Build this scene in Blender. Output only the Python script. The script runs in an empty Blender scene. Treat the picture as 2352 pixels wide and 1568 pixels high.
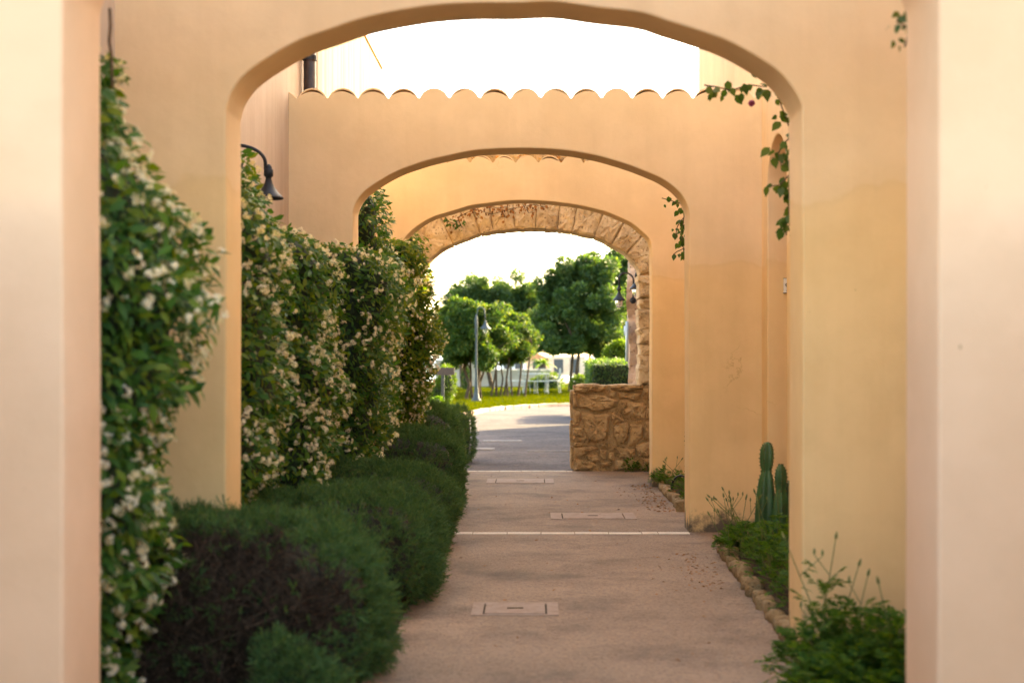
import bpy, bmesh, math, random
import numpy as np
from mathutils import Vector, Matrix, noise

# ------------------------------------------------------------------ camera, sky, sun, exposure
scene = bpy.context.scene
CAM_H = 1.436
cam_data = bpy.data.cameras.new("camera")
cam_data.sensor_width = 36.0
cam_data.lens = 50.0
cam_data.shift_x = -0.0191
cam_data.shift_y = 0.0119
cam_data.clip_start = 0.05
cam_data.clip_end = 6000.0
cam_data.dof.use_dof = True
cam_data.dof.focus_distance = 13.6
cam_data.dof.aperture_fstop = 2.0
cam = bpy.data.objects.new("camera", cam_data)
cam.location = (0.0, 0.0, CAM_H)
cam.rotation_euler = (math.radians(90), 0, 0)
scene.collection.objects.link(cam)
scene.camera = cam

SUN_AZ = math.radians(40.0)      # clockwise from +Y (the way the camera looks)
SUN_EL = math.radians(27.0)
world = bpy.data.worlds.new("World")
scene.world = world
world.use_nodes = True
wn = world.node_tree.nodes
wl = world.node_tree.links
for n in list(wn):
    wn.remove(n)
sky = wn.new("ShaderNodeTexSky")
sky.sky_type = 'NISHITA'
sky.sun_disc = False
sky.sun_elevation = SUN_EL
sky.sun_rotation = SUN_AZ
sky.air_density = 0.8
sky.dust_density = 1.8
sky.ozone_density = 0.6
bg = wn.new("ShaderNodeBackground")
bg.inputs["Strength"].default_value = 0.15
wo = wn.new("ShaderNodeOutputWorld")
wl.new(sky.outputs[0], bg.inputs["Color"])
wl.new(bg.outputs[0], wo.inputs["Surface"])

sun_dir = Vector((math.sin(SUN_AZ) * math.cos(SUN_EL), math.cos(SUN_AZ) * math.cos(SUN_EL), math.sin(SUN_EL)))
sun_data = bpy.data.lights.new("sun", 'SUN')
sun_data.energy = 2.9
sun_data.angle = math.radians(0.5)
sun_data.color = (1.0, 0.90, 0.66)
sun = bpy.data.objects.new("sun", sun_data)
sun.rotation_euler = sun_dir.to_track_quat('Z', 'Y').to_euler()
sun.location = sun_dir * 60
scene.collection.objects.link(sun)

scene.view_settings.view_transform = 'Standard'
scene.view_settings.look = 'None'
scene.view_settings.gamma = 1.0
scene.view_settings.use_curve_mapping = False
scene.view_settings.exposure = 3.14
scene.view_settings.use_white_balance = True
scene.view_settings.white_balance_temperature = 9300
scene.view_settings.white_balance_tint = 8
scene.render.engine = 'CYCLES'
scene.cycles.use_denoising = True
scene.cycles.max_bounces = 10
scene.cycles.diffuse_bounces = 6
scene.cycles.transparent_max_bounces = 8
scene.cycles.sample_clamp_indirect = 8.0
scene.cycles.caustics_reflective = False
scene.cycles.caustics_refractive = False

# ------------------------------------------------------------------ helpers
COL = scene.collection
FPX = 3266.7
def at(X, Y, d):
    """a point of the photograph (2352 px wide copy) at a chosen distance, in metres"""
    return Vector(((X - 1221) * d / FPX, d, CAM_H - (Y - 812) * d / FPX))

def setp(o, label=None, cat=None, group=None, kind=None):
    if label: o["label"] = label
    if cat: o["category"] = cat
    if group: o["group"] = group
    if kind: o["kind"] = kind
    return o

def empty(name, loc, label=None, cat=None, group=None):
    o = bpy.data.objects.new(name, None)
    o.empty_display_size = 0.2
    o.location = loc
    COL.objects.link(o)
    return setp(o, label, cat, group)

def put(o, parent):
    if parent is not None:
        o.parent = parent
        o.matrix_parent_inverse = Matrix.Translation(-Vector(parent_loc(parent)))
    return o

def parent_loc(p):
    l = Vector(p.location)
    if p.parent is not None:
        # sub-part: the parent keeps its data in world coordinates
        return l
    return l

def mesh_obj(name, verts, faces, mat, parent=None, smooth=False, kind=None):
    me = bpy.data.meshes.new(name)
    me.from_pydata([tuple(v) for v in verts], [], faces)
    me.update()
    if smooth:
        me.polygons.foreach_set("use_smooth", [True] * len(me.polygons))
    o = bpy.data.objects.new(name, me)
    if mat: me.materials.append(mat)
    COL.objects.link(o)
    put(o, parent)
    if kind: o["kind"] = kind
    return o

def fix_normals(o):
    bm = bmesh.new(); bm.from_mesh(o.data)
    bmesh.ops.recalc_face_normals(bm, faces=bm.faces)
    bm.to_mesh(o.data); bm.free()
    return o

class MB:
    """collects geometry for ONE mesh object"""
    def __init__(s): s.v = []; s.f = []
    def add(s, vs, fs):
        b = len(s.v)
        s.v += [tuple(v) for v in vs]
        s.f += [tuple(i + b for i in f) for f in fs]
    def box(s, x0, x1, y0, y1, z0, z1):
        s.add([(x0,y0,z0),(x1,y0,z0),(x1,y1,z0),(x0,y1,z0),(x0,y0,z1),(x1,y0,z1),(x1,y1,z1),(x0,y1,z1)],
              [(0,3,2,1),(4,5,6,7),(0,1,5,4),(1,2,6,5),(2,3,7,6),(3,0,4,7)])
    def tube(s, pts, rads, n=8, cap=True):
        pts = [Vector(p) for p in pts]
        if not hasattr(rads, '__len__'): rads = [rads] * len(pts)
        vs = []; fs = []
        up = None
        for i, p in enumerate(pts):
            t = (pts[min(i+1, len(pts)-1)] - pts[max(i-1, 0)])
            if t.length < 1e-9: t = Vector((0,0,1))
            t.normalize()
            if up is None:
                up = Vector((1,0,0)) if abs(t.x) < .8 else Vector((0,1,0))
            a = (up - t * up.dot(t))
            if a.length < 1e-6: a = t.orthogonal()
            a.normalize(); up = a
            b = t.cross(a)
            for k in range(n):
                th = 2*math.pi*k/n
                vs.append(p + (a*math.cos(th) + b*math.sin(th)) * rads[i])
        for i in range(len(pts)-1):
            for k in range(n):
                k2 = (k+1) % n
                fs.append((i*n+k, i*n+k2, (i+1)*n+k2, (i+1)*n+k))
        if cap:
            fs.append(tuple(range(n-1, -1, -1)))
            m = (len(pts)-1)*n
            fs.append(tuple(range(m, m+n)))
        s.add(vs, fs)
    def lathe(s, prof, c, n=20, axis=(0,0,1)):
        c = Vector(c); vs = []; fs = []
        q = Vector(axis).to_track_quat('Z', 'Y')
        for r, z in prof:
            for k in range(n):
                th = 2*math.pi*k/n
                vs.append(c + q @ Vector((r*math.cos(th), r*math.sin(th), z)))
        for i in range(len(prof)-1):
            for k in range(n):
                k2 = (k+1) % n
                fs.append((i*n+k, i*n+k2, (i+1)*n+k2, (i+1)*n+k))
        s.add(vs, fs)
    def build(s, name, mat, parent=None, smooth=False, kind=None):
        return mesh_obj(name, s.v, s.f, mat, parent, smooth, kind)

def np_mesh(name, V, F, mat, parent=None, smooth=False, kind=None):
    """V (n,3) array; F: list of (m,k) index arrays"""
    me = bpy.data.meshes.new(name)
    me.vertices.add(len(V))
    me.vertices.foreach_set("co", np.ascontiguousarray(V, dtype=np.float32).ravel())
    tot = np.concatenate([np.full(len(f), f.shape[1], dtype=np.int32) for f in F])
    loops = np.concatenate([f.ravel() for f in F]).astype(np.int32)
    starts = np.concatenate([[0], np.cumsum(tot)[:-1]]).astype(np.int32)
    me.loops.add(len(loops))
    me.loops.foreach_set("vertex_index", loops)
    me.polygons.add(len(tot))
    me.polygons.foreach_set("loop_start", starts)
    me.polygons.foreach_set("loop_total", tot)
    if smooth:
        me.polygons.foreach_set("use_smooth", np.ones(len(tot), dtype=bool))
    me.update(calc_edges=True)
    me.validate()
    if mat: me.materials.append(mat)
    o = bpy.data.objects.new(name, me)
    COL.objects.link(o)
    put(o, parent)
    if kind: o["kind"] = kind
    return o

def frames(axis, nrm):
    """rotation matrices with local +Y along axis and local +Z near nrm"""
    a = axis / np.maximum(np.linalg.norm(axis, axis=1, keepdims=True), 1e-9)
    z = nrm - a * np.sum(a * nrm, axis=1, keepdims=True)
    z = z / np.maximum(np.linalg.norm(z, axis=1, keepdims=True), 1e-6)
    x = np.cross(a, z)
    return np.stack([x, a, z], axis=2)

def scatter(name, proto, pos, R, s, mat, parent=None, smooth=False, kind=None, sx=None):
    pv, pf = proto
    n, k = len(pos), len(pv)
    P = np.asarray(pv, dtype=np.float64)
    L = np.repeat(P[None], n, axis=0) * np.asarray(s)[:, None, None]
    if sx is not None: L[:, :, 0] *= np.asarray(sx)[:, None]
    V = np.einsum('nij,nkj->nki', R, L) + pos[:, None, :]
    V = V.reshape(-1, 3)
    off = (np.arange(n) * k)[:, None, None]
    byk = {}
    for f in pf: byk.setdefault(len(f), []).append(f)
    F = [(np.asarray(fs)[None] + off).reshape(-1, kk) for kk, fs in byk.items()]
    return np_mesh(name, V, F, mat, parent, smooth, kind)

def rnd_unit(rng, n):
    v = rng.normal(size=(n, 3))
    return v / np.linalg.norm(v, axis=1, keepdims=True)

def nz(p, sc=1.0, seed=0.0):
    return noise.noise(Vector((p[0]*sc + seed, p[1]*sc - seed*.7, p[2]*sc + seed*1.3)))

# leaf prototypes (length 1 along +Y)
LEAF = ([(0,0,0),(-.16,.28,.05),(-.18,.6,.045),(0,1,-.1),(.18,.6,.045),(.16,.28,.05),(0,.3,0),(0,.62,-.015)],
        [(0,6,1),(6,7,2,1),(7,3,2),(0,5,6),(6,5,4,7),(7,4,3)])
LEAF4 = ([(0,0,0),(-.24,.5,.07),(0,1,-.08),(.24,.5,.07)], [(0,2,1),(0,3,2)])
BROAD = ([(0,0,0),(-.3,.25,.04),(-.3,.55,.05),(0,1,-.1),(.3,.55,.05),(.3,.25,.04),(0,.3,0),(0,.6,-.01)],
        [(0,6,1),(6,7,2,1),(7,3,2),(0,5,6),(6,5,4,7),(7,4,3)])
def flower_cluster(rng, nf=7):
    vs, fs = [], []
    for i in range(nf):
        d = Vector(rng.normal(size=3)); d.z = abs(d.z) + .4; d.normalize()
        c = d * rng.uniform(.25, .6)
        q = d.to_track_quat('Z', 'Y') @ Matrix.Rotation(rng.uniform(0, 6), 3, 'Z').to_quaternion()
        b = len(vs)
        for k in range(5):
            th = 2*math.pi*k/5
            r = .30
            for (rr, dth, z) in ((.03,-.5,0), (r*.8,-.30,.05), (r*1.05,-.05,.02), (r*.75,.25,.09), (.03,.5,0)):
                vs.append(c + q @ Vector((rr*math.cos(th+dth), rr*math.sin(th+dth), z)))
            fs.append(tuple(b + k*5 + j for j in range(5)))
    return ([tuple(v) for v in vs], fs)
def lobed_leaf():
    """a feathery lobed weed leaf"""
    vs, fs = [], []
    def blade(b, t, w):
        b = Vector(b); t = Vector(t); d = (t-b); s = Vector((-d.y, d.x, 0)).normalized()*w
        i = len(vs)
        vs.extend([b - s*.3, b+d*.55 + s + Vector((0,0,.04)), t, b+d*.55 - s + Vector((0,0,.04))])
        fs.append((i, i+3, i+2, i+1))
    blade((0,0,0), (0,.6,.05), .035); blade((0,.5,.04), (0,1,-.05), .11)
    for y, l in ((.3,.28),(.5,.36),(.7,.28)):
        for sgn in (-1, 1):
            blade((0,y,.04), (sgn*l*.8, y+l*.75, -.03), .07)
    return ([tuple(v) for v in vs], fs)
LOBED = lobed_leaf()
def juniper_spray(seed):
    r = random.Random(seed); vs, fs = [], []
    def needle(b, d, l, w):
        i = len(vs); s = d.orthogonal().normalized()*w
        s.rotate(Matrix.Rotation(r.uniform(0,6.28), 3, d))
        vs.extend([b - s, b + s, b + d*l]); fs.append((i, i+1, i+2))
    for j in range(5):
        a = Vector((0,0,0)) if j == 0 else Vector((0, r.uniform(.1,.5), 0))
        d0 = Vector((r.gauss(0,.45), 1, r.gauss(0,.45))).normalized() if j else Vector((0,1,0))
        L = 1.0 if j == 0 else r.uniform(.45,.7)
        needle(a, d0, L, .035)
        for k in range(5):
            t = (k+1)/6
            d = (d0*0.9 + Vector((r.gauss(0,.6), r.gauss(0,.25), r.gauss(0,.6)))).normalized()
            needle(a + d0*L*t, d, r.uniform(.18,.3), .028)
    return ([tuple(v) for v in vs], fs)

# ------------------------------------------------------------------ materials
def new_mat(name):
    m = bpy.data.materials.new(name); m.use_nodes = True
    nt = m.node_tree
    return m, nt, nt.nodes, nt.links, nt.nodes["Principled BSDF"]

def ramp(N, stops):
    r = N.new("ShaderNodeValToRGB")
    e = r.color_ramp.elements
    e[0].position, e[0].color = stops[0][0], (*stops[0][1], 1)
    e[1].position, e[1].color = stops[1][0], (*stops[1][1], 1)
    for p, c in stops[2:]:
        x = e.new(p); x.color = (*c, 1)
    return r

def tex_noise(N, Lk, scale, detail=4, rough=.55, src=None):
    t = N.new("ShaderNodeTexNoise")
    t.inputs["Scale"].default_value = scale
    t.inputs["Detail"].default_value = detail
    t.inputs["Roughness"].default_value = rough
    if src is not None: Lk.new(src, t.inputs["Vector"])
    return t

def world_pos(N):
    g = N.new("ShaderNodeNewGeometry")
    return g.outputs["Position"]

def simple(name, col, rough=.5, metal=0.0, var=.12, scale=30, bump=.0, spec=.5):
    m, nt, N, Lk, B = new_mat(name)
    pos = world_pos(N)
    t = tex_noise(N, Lk, scale, 5, .6, pos)
    lo = tuple(c*(1-var) for c in col); hi = tuple(min(1, c*(1+var)) for c in col)
    r = ramp(N, [(.35, lo), (.65, hi)])
    Lk.new(t.outputs[0], r.inputs[0]); Lk.new(r.outputs[0], B.inputs["Base Color"])
    B.inputs["Roughness"].default_value = rough
    B.inputs["Metallic"].default_value = metal
    B.inputs["Specular IOR Level"].default_value = spec
    if bump:
        b = N.new("ShaderNodeBump"); b.inputs["Strength"].default_value = bump; b.inputs["Distance"].default_value = .01
        Lk.new(t.outputs[0], b.inputs["Height"]); Lk.new(b.outputs[0], B.inputs["Normal"])
    return m

def plaster(name, col, grime=True, streak=.0, tide_bounce=False):
    m, nt, N, Lk, B = new_mat(name)
    pos = world_pos(N)
    big = tex_noise(N, Lk, .55, 5, .6, pos)
    r1 = ramp(N, [(.3, tuple(c*.90 for c in col)), (.7, tuple(min(1, c*1.06) for c in col))])
    Lk.new(big.outputs[0], r1.inputs[0])
    # blotches of old repair paint
    mid = tex_noise(N, Lk, 2.3, 6, .62, pos)
    r2 = ramp(N, [(.42, (.88,.86,.82)), (.6, (1,1,1))])
    Lk.new(mid.outputs[0], r2.inputs[0])
    mx = N.new("ShaderNodeMixRGB"); mx.blend_type = 'MULTIPLY'; mx.inputs[0].default_value = .45
    Lk.new(r1.outputs[0], mx.inputs[1]); Lk.new(r2.outputs[0], mx.inputs[2])
    last = mx
    # small chips and specks
    sp = tex_noise(N, Lk, 26, 2, .5, pos)
    r3 = ramp(N, [(.79, (1,1,1)), (.82, (.35,.28,.22))])
    Lk.new(sp.outputs[0], r3.inputs[0])
    m3 = N.new("ShaderNodeMixRGB"); m3.blend_type = 'MULTIPLY'; m3.inputs[0].default_value = .7
    Lk.new(last.outputs[0], m3.inputs[1]); Lk.new(r3.outputs[0], m3.inputs[2]); last = m3
    # hairline cracks: borders of a large warped cell pattern, only here and there
    mp = N.new("ShaderNodeMapping"); mp.inputs["Scale"].default_value = (.55, .8, 1.3)
    Lk.new(pos, mp.inputs["Vector"])
    wadd = N.new("ShaderNodeVectorMath"); wadd.operation = 'MULTIPLY_ADD'
    wn2 = tex_noise(N, Lk, 3.5, 5, .6, pos)
    wadd.inputs[1].default_value = (.35,.35,.35)
    Lk.new(wn2.outputs["Color"], wadd.inputs[0]); Lk.new(mp.outputs[0], wadd.inputs[2])
    vo = N.new("ShaderNodeTexVoronoi"); vo.feature = 'DISTANCE_TO_EDGE'; vo.inputs["Scale"].default_value = .75
    Lk.new(wadd.outputs[0], vo.inputs["Vector"])
    rc = ramp(N, [(.0, (1,1,1)), (.0022, (0,0,0))])
    Lk.new(vo.outputs[0], rc.inputs[0])
    gate = ramp(N, [(.66, (0,0,0)), (.72, (1,1,1))])
    gn = tex_noise(N, Lk, .9, 2, .5, pos)
    Lk.new(gn.outputs[0], gate.inputs[0])
    cm = N.new("ShaderNodeMath"); cm.operation = 'MULTIPLY'
    Lk.new(rc.outputs[0], cm.inputs[0]); Lk.new(gate.outputs[0], cm.inputs[1])
    mc = N.new("ShaderNodeMixRGB"); mc.blend_type = 'MULTIPLY'; mc.inputs[2].default_value = (.80,.76,.70,1)
    Lk.new(cm.outputs[0], mc.inputs[0]); Lk.new(last.outputs[0], mc.inputs[1]); last = mc
    if streak:
        ms = N.new("ShaderNodeMapping"); ms.inputs["Scale"].default_value = (7, 7, .35)
        Lk.new(pos, ms.inputs["Vector"])
        st = tex_noise(N, Lk, 1.0, 4, .6, ms.outputs[0])
        rs = ramp(N, [(.42, (1,1,1)), (.68, (.55,.44,.33))])
        Lk.new(st.outputs[0], rs.inputs[0])
        m5 = N.new("ShaderNodeMixRGB"); m5.blend_type = 'MULTIPLY'; m5.inputs[0].default_value = streak
        Lk.new(last.outputs[0], m5.inputs[1]); Lk.new(rs.outputs[0], m5.inputs[2]); last = m5
    if tide_bounce:
        # wavy old damp line; golden bounced light painted into the wall below it
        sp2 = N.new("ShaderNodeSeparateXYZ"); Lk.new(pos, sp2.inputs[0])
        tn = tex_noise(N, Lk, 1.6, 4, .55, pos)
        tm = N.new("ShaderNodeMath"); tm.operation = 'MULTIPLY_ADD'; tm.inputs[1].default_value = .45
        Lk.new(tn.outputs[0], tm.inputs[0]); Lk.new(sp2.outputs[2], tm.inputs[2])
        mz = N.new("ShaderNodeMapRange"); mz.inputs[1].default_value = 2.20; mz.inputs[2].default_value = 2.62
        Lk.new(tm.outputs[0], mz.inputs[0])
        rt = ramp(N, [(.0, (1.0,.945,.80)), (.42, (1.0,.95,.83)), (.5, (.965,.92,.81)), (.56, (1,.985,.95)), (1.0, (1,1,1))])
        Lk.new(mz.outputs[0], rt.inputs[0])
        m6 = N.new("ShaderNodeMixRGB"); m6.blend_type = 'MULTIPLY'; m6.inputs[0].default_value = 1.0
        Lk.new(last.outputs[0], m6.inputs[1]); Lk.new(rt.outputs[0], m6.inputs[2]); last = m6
    if grime:
        # rising damp and splash dirt in the lowest hand's breadth
        sep = N.new("ShaderNodeSeparateXYZ"); Lk.new(pos, sep.inputs[0])
        gz = tex_noise(N, Lk, 5, 5, .7, pos)
        mr = N.new("ShaderNodeMapRange"); mr.inputs[1].default_value = .02; mr.inputs[2].default_value = .34
        mr.inputs[3].default_value = .25; mr.inputs[4].default_value = -.32
        Lk.new(sep.outputs[2], mr.inputs[0])
        ad = N.new("ShaderNodeMath"); ad.operation = 'ADD'
        Lk.new(gz.outputs[0], ad.inputs[0]); Lk.new(mr.outputs[0], ad.inputs[1])
        rg = ramp(N, [(.50, (0,0,0)), (.72, (1,1,1))])
        Lk.new(ad.outputs[0], rg.inputs[0])
        m4 = N.new("ShaderNodeMixRGB"); m4.inputs[2].default_value = (.13,.10,.07,1)
        Lk.new(rg.outputs[0], m4.inputs[0]); Lk.new(last.outputs[0], m4.inputs[1]); last = m4
    Lk.new(last.outputs[0], B.inputs["Base Color"])
    B.inputs["Roughness"].default_value = .85
    B.inputs["Specular IOR Level"].default_value = .25
    # trowel waves + sand grain
    w1 = tex_noise(N, Lk, 4.5, 4, .55, pos); w2 = tex_noise(N, Lk, 140, 2, .5, pos)
    b1 = N.new("ShaderNodeBump"); b1.inputs["Strength"].default_value = .35; b1.inputs["Distance"].default_value = .02
    Lk.new(w1.outputs[0], b1.inputs["Height"])
    b2 = N.new("ShaderNodeBump"); b2.inputs["Strength"].default_value = .22; b2.inputs["Distance"].default_value = .003
    Lk.new(w2.outputs[0], b2.inputs["Height"]); Lk.new(b1.outputs[0], b2.inputs["Normal"])
    b3 = N.new("ShaderNodeBump"); b3.invert = True; b3.inputs["Strength"].default_value = .5; b3.inputs["Distance"].default_value = .004
    Lk.new(cm.outputs[0], b3.inputs["Height"]); Lk.new(b2.outputs[0], b3.inputs["Normal"])
    Lk.new(b3.outputs[0], B.inputs["Normal"])
    return m

def rock(name, dark, mid, light, scale=6.0, pits=.8, bump=1.0):
    m, nt, N, Lk, B = new_mat(name)
    pos = world_pos(N)
    a = tex_noise(N, Lk, scale, 8, .65, pos)
    r = ramp(N, [(.25, dark), (.48, mid), (.75, light)])
    g = N.new("ShaderNodeNewGeometry")
    ad = N.new("ShaderNodeMath"); ad.operation = 'MULTIPLY_ADD'; ad.inputs[1].default_value = .16; 
    Lk.new(g.outputs["Random Per Island"], ad.inputs[0]); Lk.new(a.outputs[0], ad.inputs[2])
    s0 = N.new("ShaderNodeMath"); s0.operation = 'SUBTRACT'; s0.inputs[1].default_value = .08
    Lk.new(ad.outputs[0], s0.inputs[0]); Lk.new(s0.outputs[0], r.inputs[0])
    p = tex_noise(N, Lk, scale*7, 3, .5, pos)
    rp = ramp(N, [(.30, (.25,.2,.16)), (.40, (1,1,1))])
    Lk.new(p.outputs[0], rp.inputs[0])
    mx = N.new("ShaderNodeMixRGB"); mx.blend_type = 'MULTIPLY'; mx.inputs[0].default_value = pits
    Lk.new(r.outputs[0], mx.inputs[1]); Lk.new(rp.outputs[0], mx.inputs[2])
    Lk.new(mx.outputs[0], B.inputs["Base Color"])
    B.inputs["Roughness"].default_value = .92
    B.inputs["Specular IOR Level"].default_value = .2
    b1 = N.new("ShaderNodeBump"); b1.inputs["Strength"].default_value = bump; b1.inputs["Distance"].default_value = .05
    Lk.new(a.outputs[0], b1.inputs["Height"])
    b2 = N.new("ShaderNodeBump"); b2.inputs["Strength"].default_value = bump*.7; b2.inputs["Distance"].default_value = .012
    Lk.new(p.outputs[0], b2.inputs["Height"]); Lk.new(b1.outputs[0], b2.inputs["Normal"])
    Lk.new(b2.outputs[0], B.inputs["Normal"])
    return m

def leaf_mat(name, cols, trans=.35, rough=.42, spec=.4):
    """cols: list of colours spread over the leaves at random"""
    m, nt, N, Lk, B = new_mat(name)
    g = N.new("ShaderNodeNewGeometry")
    n = len(cols)
    r = ramp(N, [(i/(n-1), c) for i, c in enumerate(cols)])
    Lk.new(g.outputs["Random Per Island"], r.inputs[0])
    Lk.new(r.outputs[0], B.inputs["Base Color"])
    B.inputs["Roughness"].default_value = rough
    B.inputs["Specular IOR Level"].default_value = spec
    tr = N.new("ShaderNodeBsdfTranslucent")
    br = N.new("ShaderNodeMixRGB"); br.blend_type = 'MULTIPLY'; br.inputs[0].default_value = 1
    br.inputs[2].default_value = (1.7, 1.55, .55, 1)
    Lk.new(r.outputs[0], br.inputs[1]); Lk.new(br.outputs[0], tr.inputs["Color"])
    ms = N.new("ShaderNodeMixShader"); ms.inputs[0].default_value = trans
    Lk.new(B.outputs[0], ms.inputs[1]); Lk.new(tr.outputs[0], ms.inputs[2])
    out = N["Material Output"]
    Lk.new(ms.outputs[0], out.inputs["Surface"])
    return m

OCHRE = (.84, .612, .378)
M = {}
M['plaster'] = plaster('ochre plaster', OCHRE, streak=.07, tide_bounce=True)
M['plaster_pale'] = plaster('pale plaster', (.60, .48, .39), streak=.3)
M['plaster_cream'] = plaster('glare-dimmed plaster', (.24, .20, .15), streak=1.0)  # pale wall darkened in colour so full sunlight does not bleach it
M['plaster_front'] = plaster('front ochre plaster', (.74, .485, .325))
M['stone'] = rock('sandstone', (.15,.088,.042), (.44,.285,.145), (.62,.44,.25), 5)
M['stone_arch'] = rock('sandstone arch', (.27,.18,.105), (.56,.42,.27), (.74,.60,.42), 4.5, .75, .9)
M['mortar'] = rock('stone mortar', (.20,.125,.06), (.40,.26,.13), (.52,.36,.2), 9, .9)
M['rockface'] = rock('grey pink rock', (.16,.11,.09), (.40,.29,.23), (.58,.45,.36), 3.5, .8)
M['edging'] = rock('edging stone', (.12,.075,.035), (.27,.18,.095), (.44,.31,.17), 9, .8, 1.0)
M['terracotta'] = simple('terracotta', (.42,.20,.10), .85, var=.3, scale=14, bump=.3)
M['jasmine_leaf'] = leaf_mat('jasmine leaf', [(.022,.075,.02),(.034,.11,.024),(.05,.145,.026),(.085,.18,.022),(.16,.21,.022),(.036,.115,.034)], .38, .5, .25)
M['jasmine_sunlit_young'] = leaf_mat('sunlit young jasmine leaf', [(.03,.09,.018),(.05,.13,.02),(.10,.19,.02),(.17,.23,.02),(.22,.24,.025),(.06,.15,.02)], .42, .5, .25)  # golden sunlight mixed into the colour of young leaves
M['jasmine_core'] = simple('jasmine inner leaves', (.014,.028,.011), .9, var=.5, scale=22, bump=1)  # near-black green: shade between leaves put into the colour
M['petal'] = leaf_mat('jasmine petal', [(.84,.77,.64),(.80,.70,.55),(.86,.82,.73),(.72,.56,.38)], .25, .6, .2)
M['stem'] = simple('woody stem', (.10,.065,.04), .9, var=.3)
M['juniper'] = leaf_mat('juniper needles', [(.03,.085,.036),(.048,.12,.046),(.068,.15,.05),(.11,.185,.05),(.075,.11,.04)], .22, .6, .2)
M['juniper_core'] = simple('shaded juniper core', (.022,.022,.013), 1, var=.5, scale=30, bump=1)  # dark tone carries the shade inside the shrub
M['twig'] = leaf_mat('dry juniper twigs', [(.022,.015,.012),(.04,.026,.019),(.10,.065,.045),(.03,.02,.014)], .0, .9, .1)
M['weed'] = leaf_mat('weed leaves', [(.035,.095,.02),(.055,.14,.028),(.085,.18,.03),(.12,.21,.035)], .4, .6, .15)
M['weed_stalk'] = simple('weed stalk', (.14,.16,.05), .8, var=.3)
M['bougain'] = leaf_mat('hanging creeper leaf', [(.03,.075,.018),(.05,.11,.02),(.08,.14,.025)], .4, .4, .4)
M['dryleaf'] = leaf_mat('dry brown leaves', [(.16,.07,.03),(.28,.12,.045),(.34,.17,.07),(.11,.06,.04)], .2, .8, .1)
M['tree_leaf'] = leaf_mat('tree leaves', [(.03,.08,.026),(.042,.105,.03),(.065,.13,.034),(.14,.18,.035)], .45, .5, .25)
M['tree_leaf_dark'] = leaf_mat('dark tree leaves', [(.038,.092,.042),(.052,.118,.048),(.07,.14,.05),(.12,.17,.048)], .52, .4, .4)
M['bush'] = leaf_mat('bush leaves', [(.06,.12,.02),(.09,.17,.025),(.13,.2,.03)], .4, .5, .3)
M['bark'] = rock('bark', (.03,.02,.014), (.075,.052,.036), (.13,.09,.06), 12, .5, .8)
M['cactus'] = simple('cactus skin', (.035,.10,.03), .5, var=.3, scale=9, bump=.15)
M['cactus_rib'] = simple('cactus rib edge', (.10,.10,.03), .8, var=.3)
M['iron'] = simple('dark blue grey painted iron', (.014,.019,.03), .5, .0, .2, 20, spec=.3)
M['lamp_grey'] = simple('grey green painted iron', (.05,.068,.078), .6, .0, .15, 15, spec=.25)
M['hose'] = simple('black hose', (.02,.02,.024), .5)
M['copper'] = simple('brown downpipe', (.055,.035,.03), .5, .2, .4, 6)
M['white'] = simple('white enamel', (.78,.78,.76), .4, var=.05)
M['black'] = simple('black paint', (.02,.02,.02), .5)
M['blue_pipe'] = simple('pale blue pipe', (.38,.55,.72), .4, var=.06)
M['marble'] = rock('pale strip stone', (.55,.46,.38), (.70,.62,.53), (.78,.71,.62), 8, .2, .2)
M['cover'] = rock('pink concrete cover', (.26,.18,.14), (.36,.27,.22), (.43,.33,.27), 14, .25, .2)
M['metal_grey'] = simple('grey green metal', (.24,.29,.29), .5, .2, .1)
M['table_top'] = simple('pale table top', (.42,.47,.47), .4, .0, .05)
M['house'] = simple('peach house wall', (.62,.44,.32), .9, var=.1, scale=2)
M['house_white'] = simple('white house wall', (.74,.70,.66), .9, var=.06, scale=2)
M['garden_wall'] = simple('grey rendered wall', (.44,.42,.38), .9, var=.12, scale=3)
M['window'] = simple('far window', (.05,.06,.07), .2)
M['slab'] = simple('grey road slab', (.20,.188,.186), .9, var=.15, scale=12, bump=.2, spec=.1)
M['sign'] = simple('dark sign board', (.055,.05,.055), .6, var=.15)
M['soil'] = rock('bed soil', (.035,.022,.013), (.075,.05,.03), (.13,.09,.055), 14, .6, 1.0)
M['kerb'] = rock('kerb stone', (.30,.20,.14), (.48,.34,.25), (.58,.44,.34), 6, .3, .4)

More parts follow.
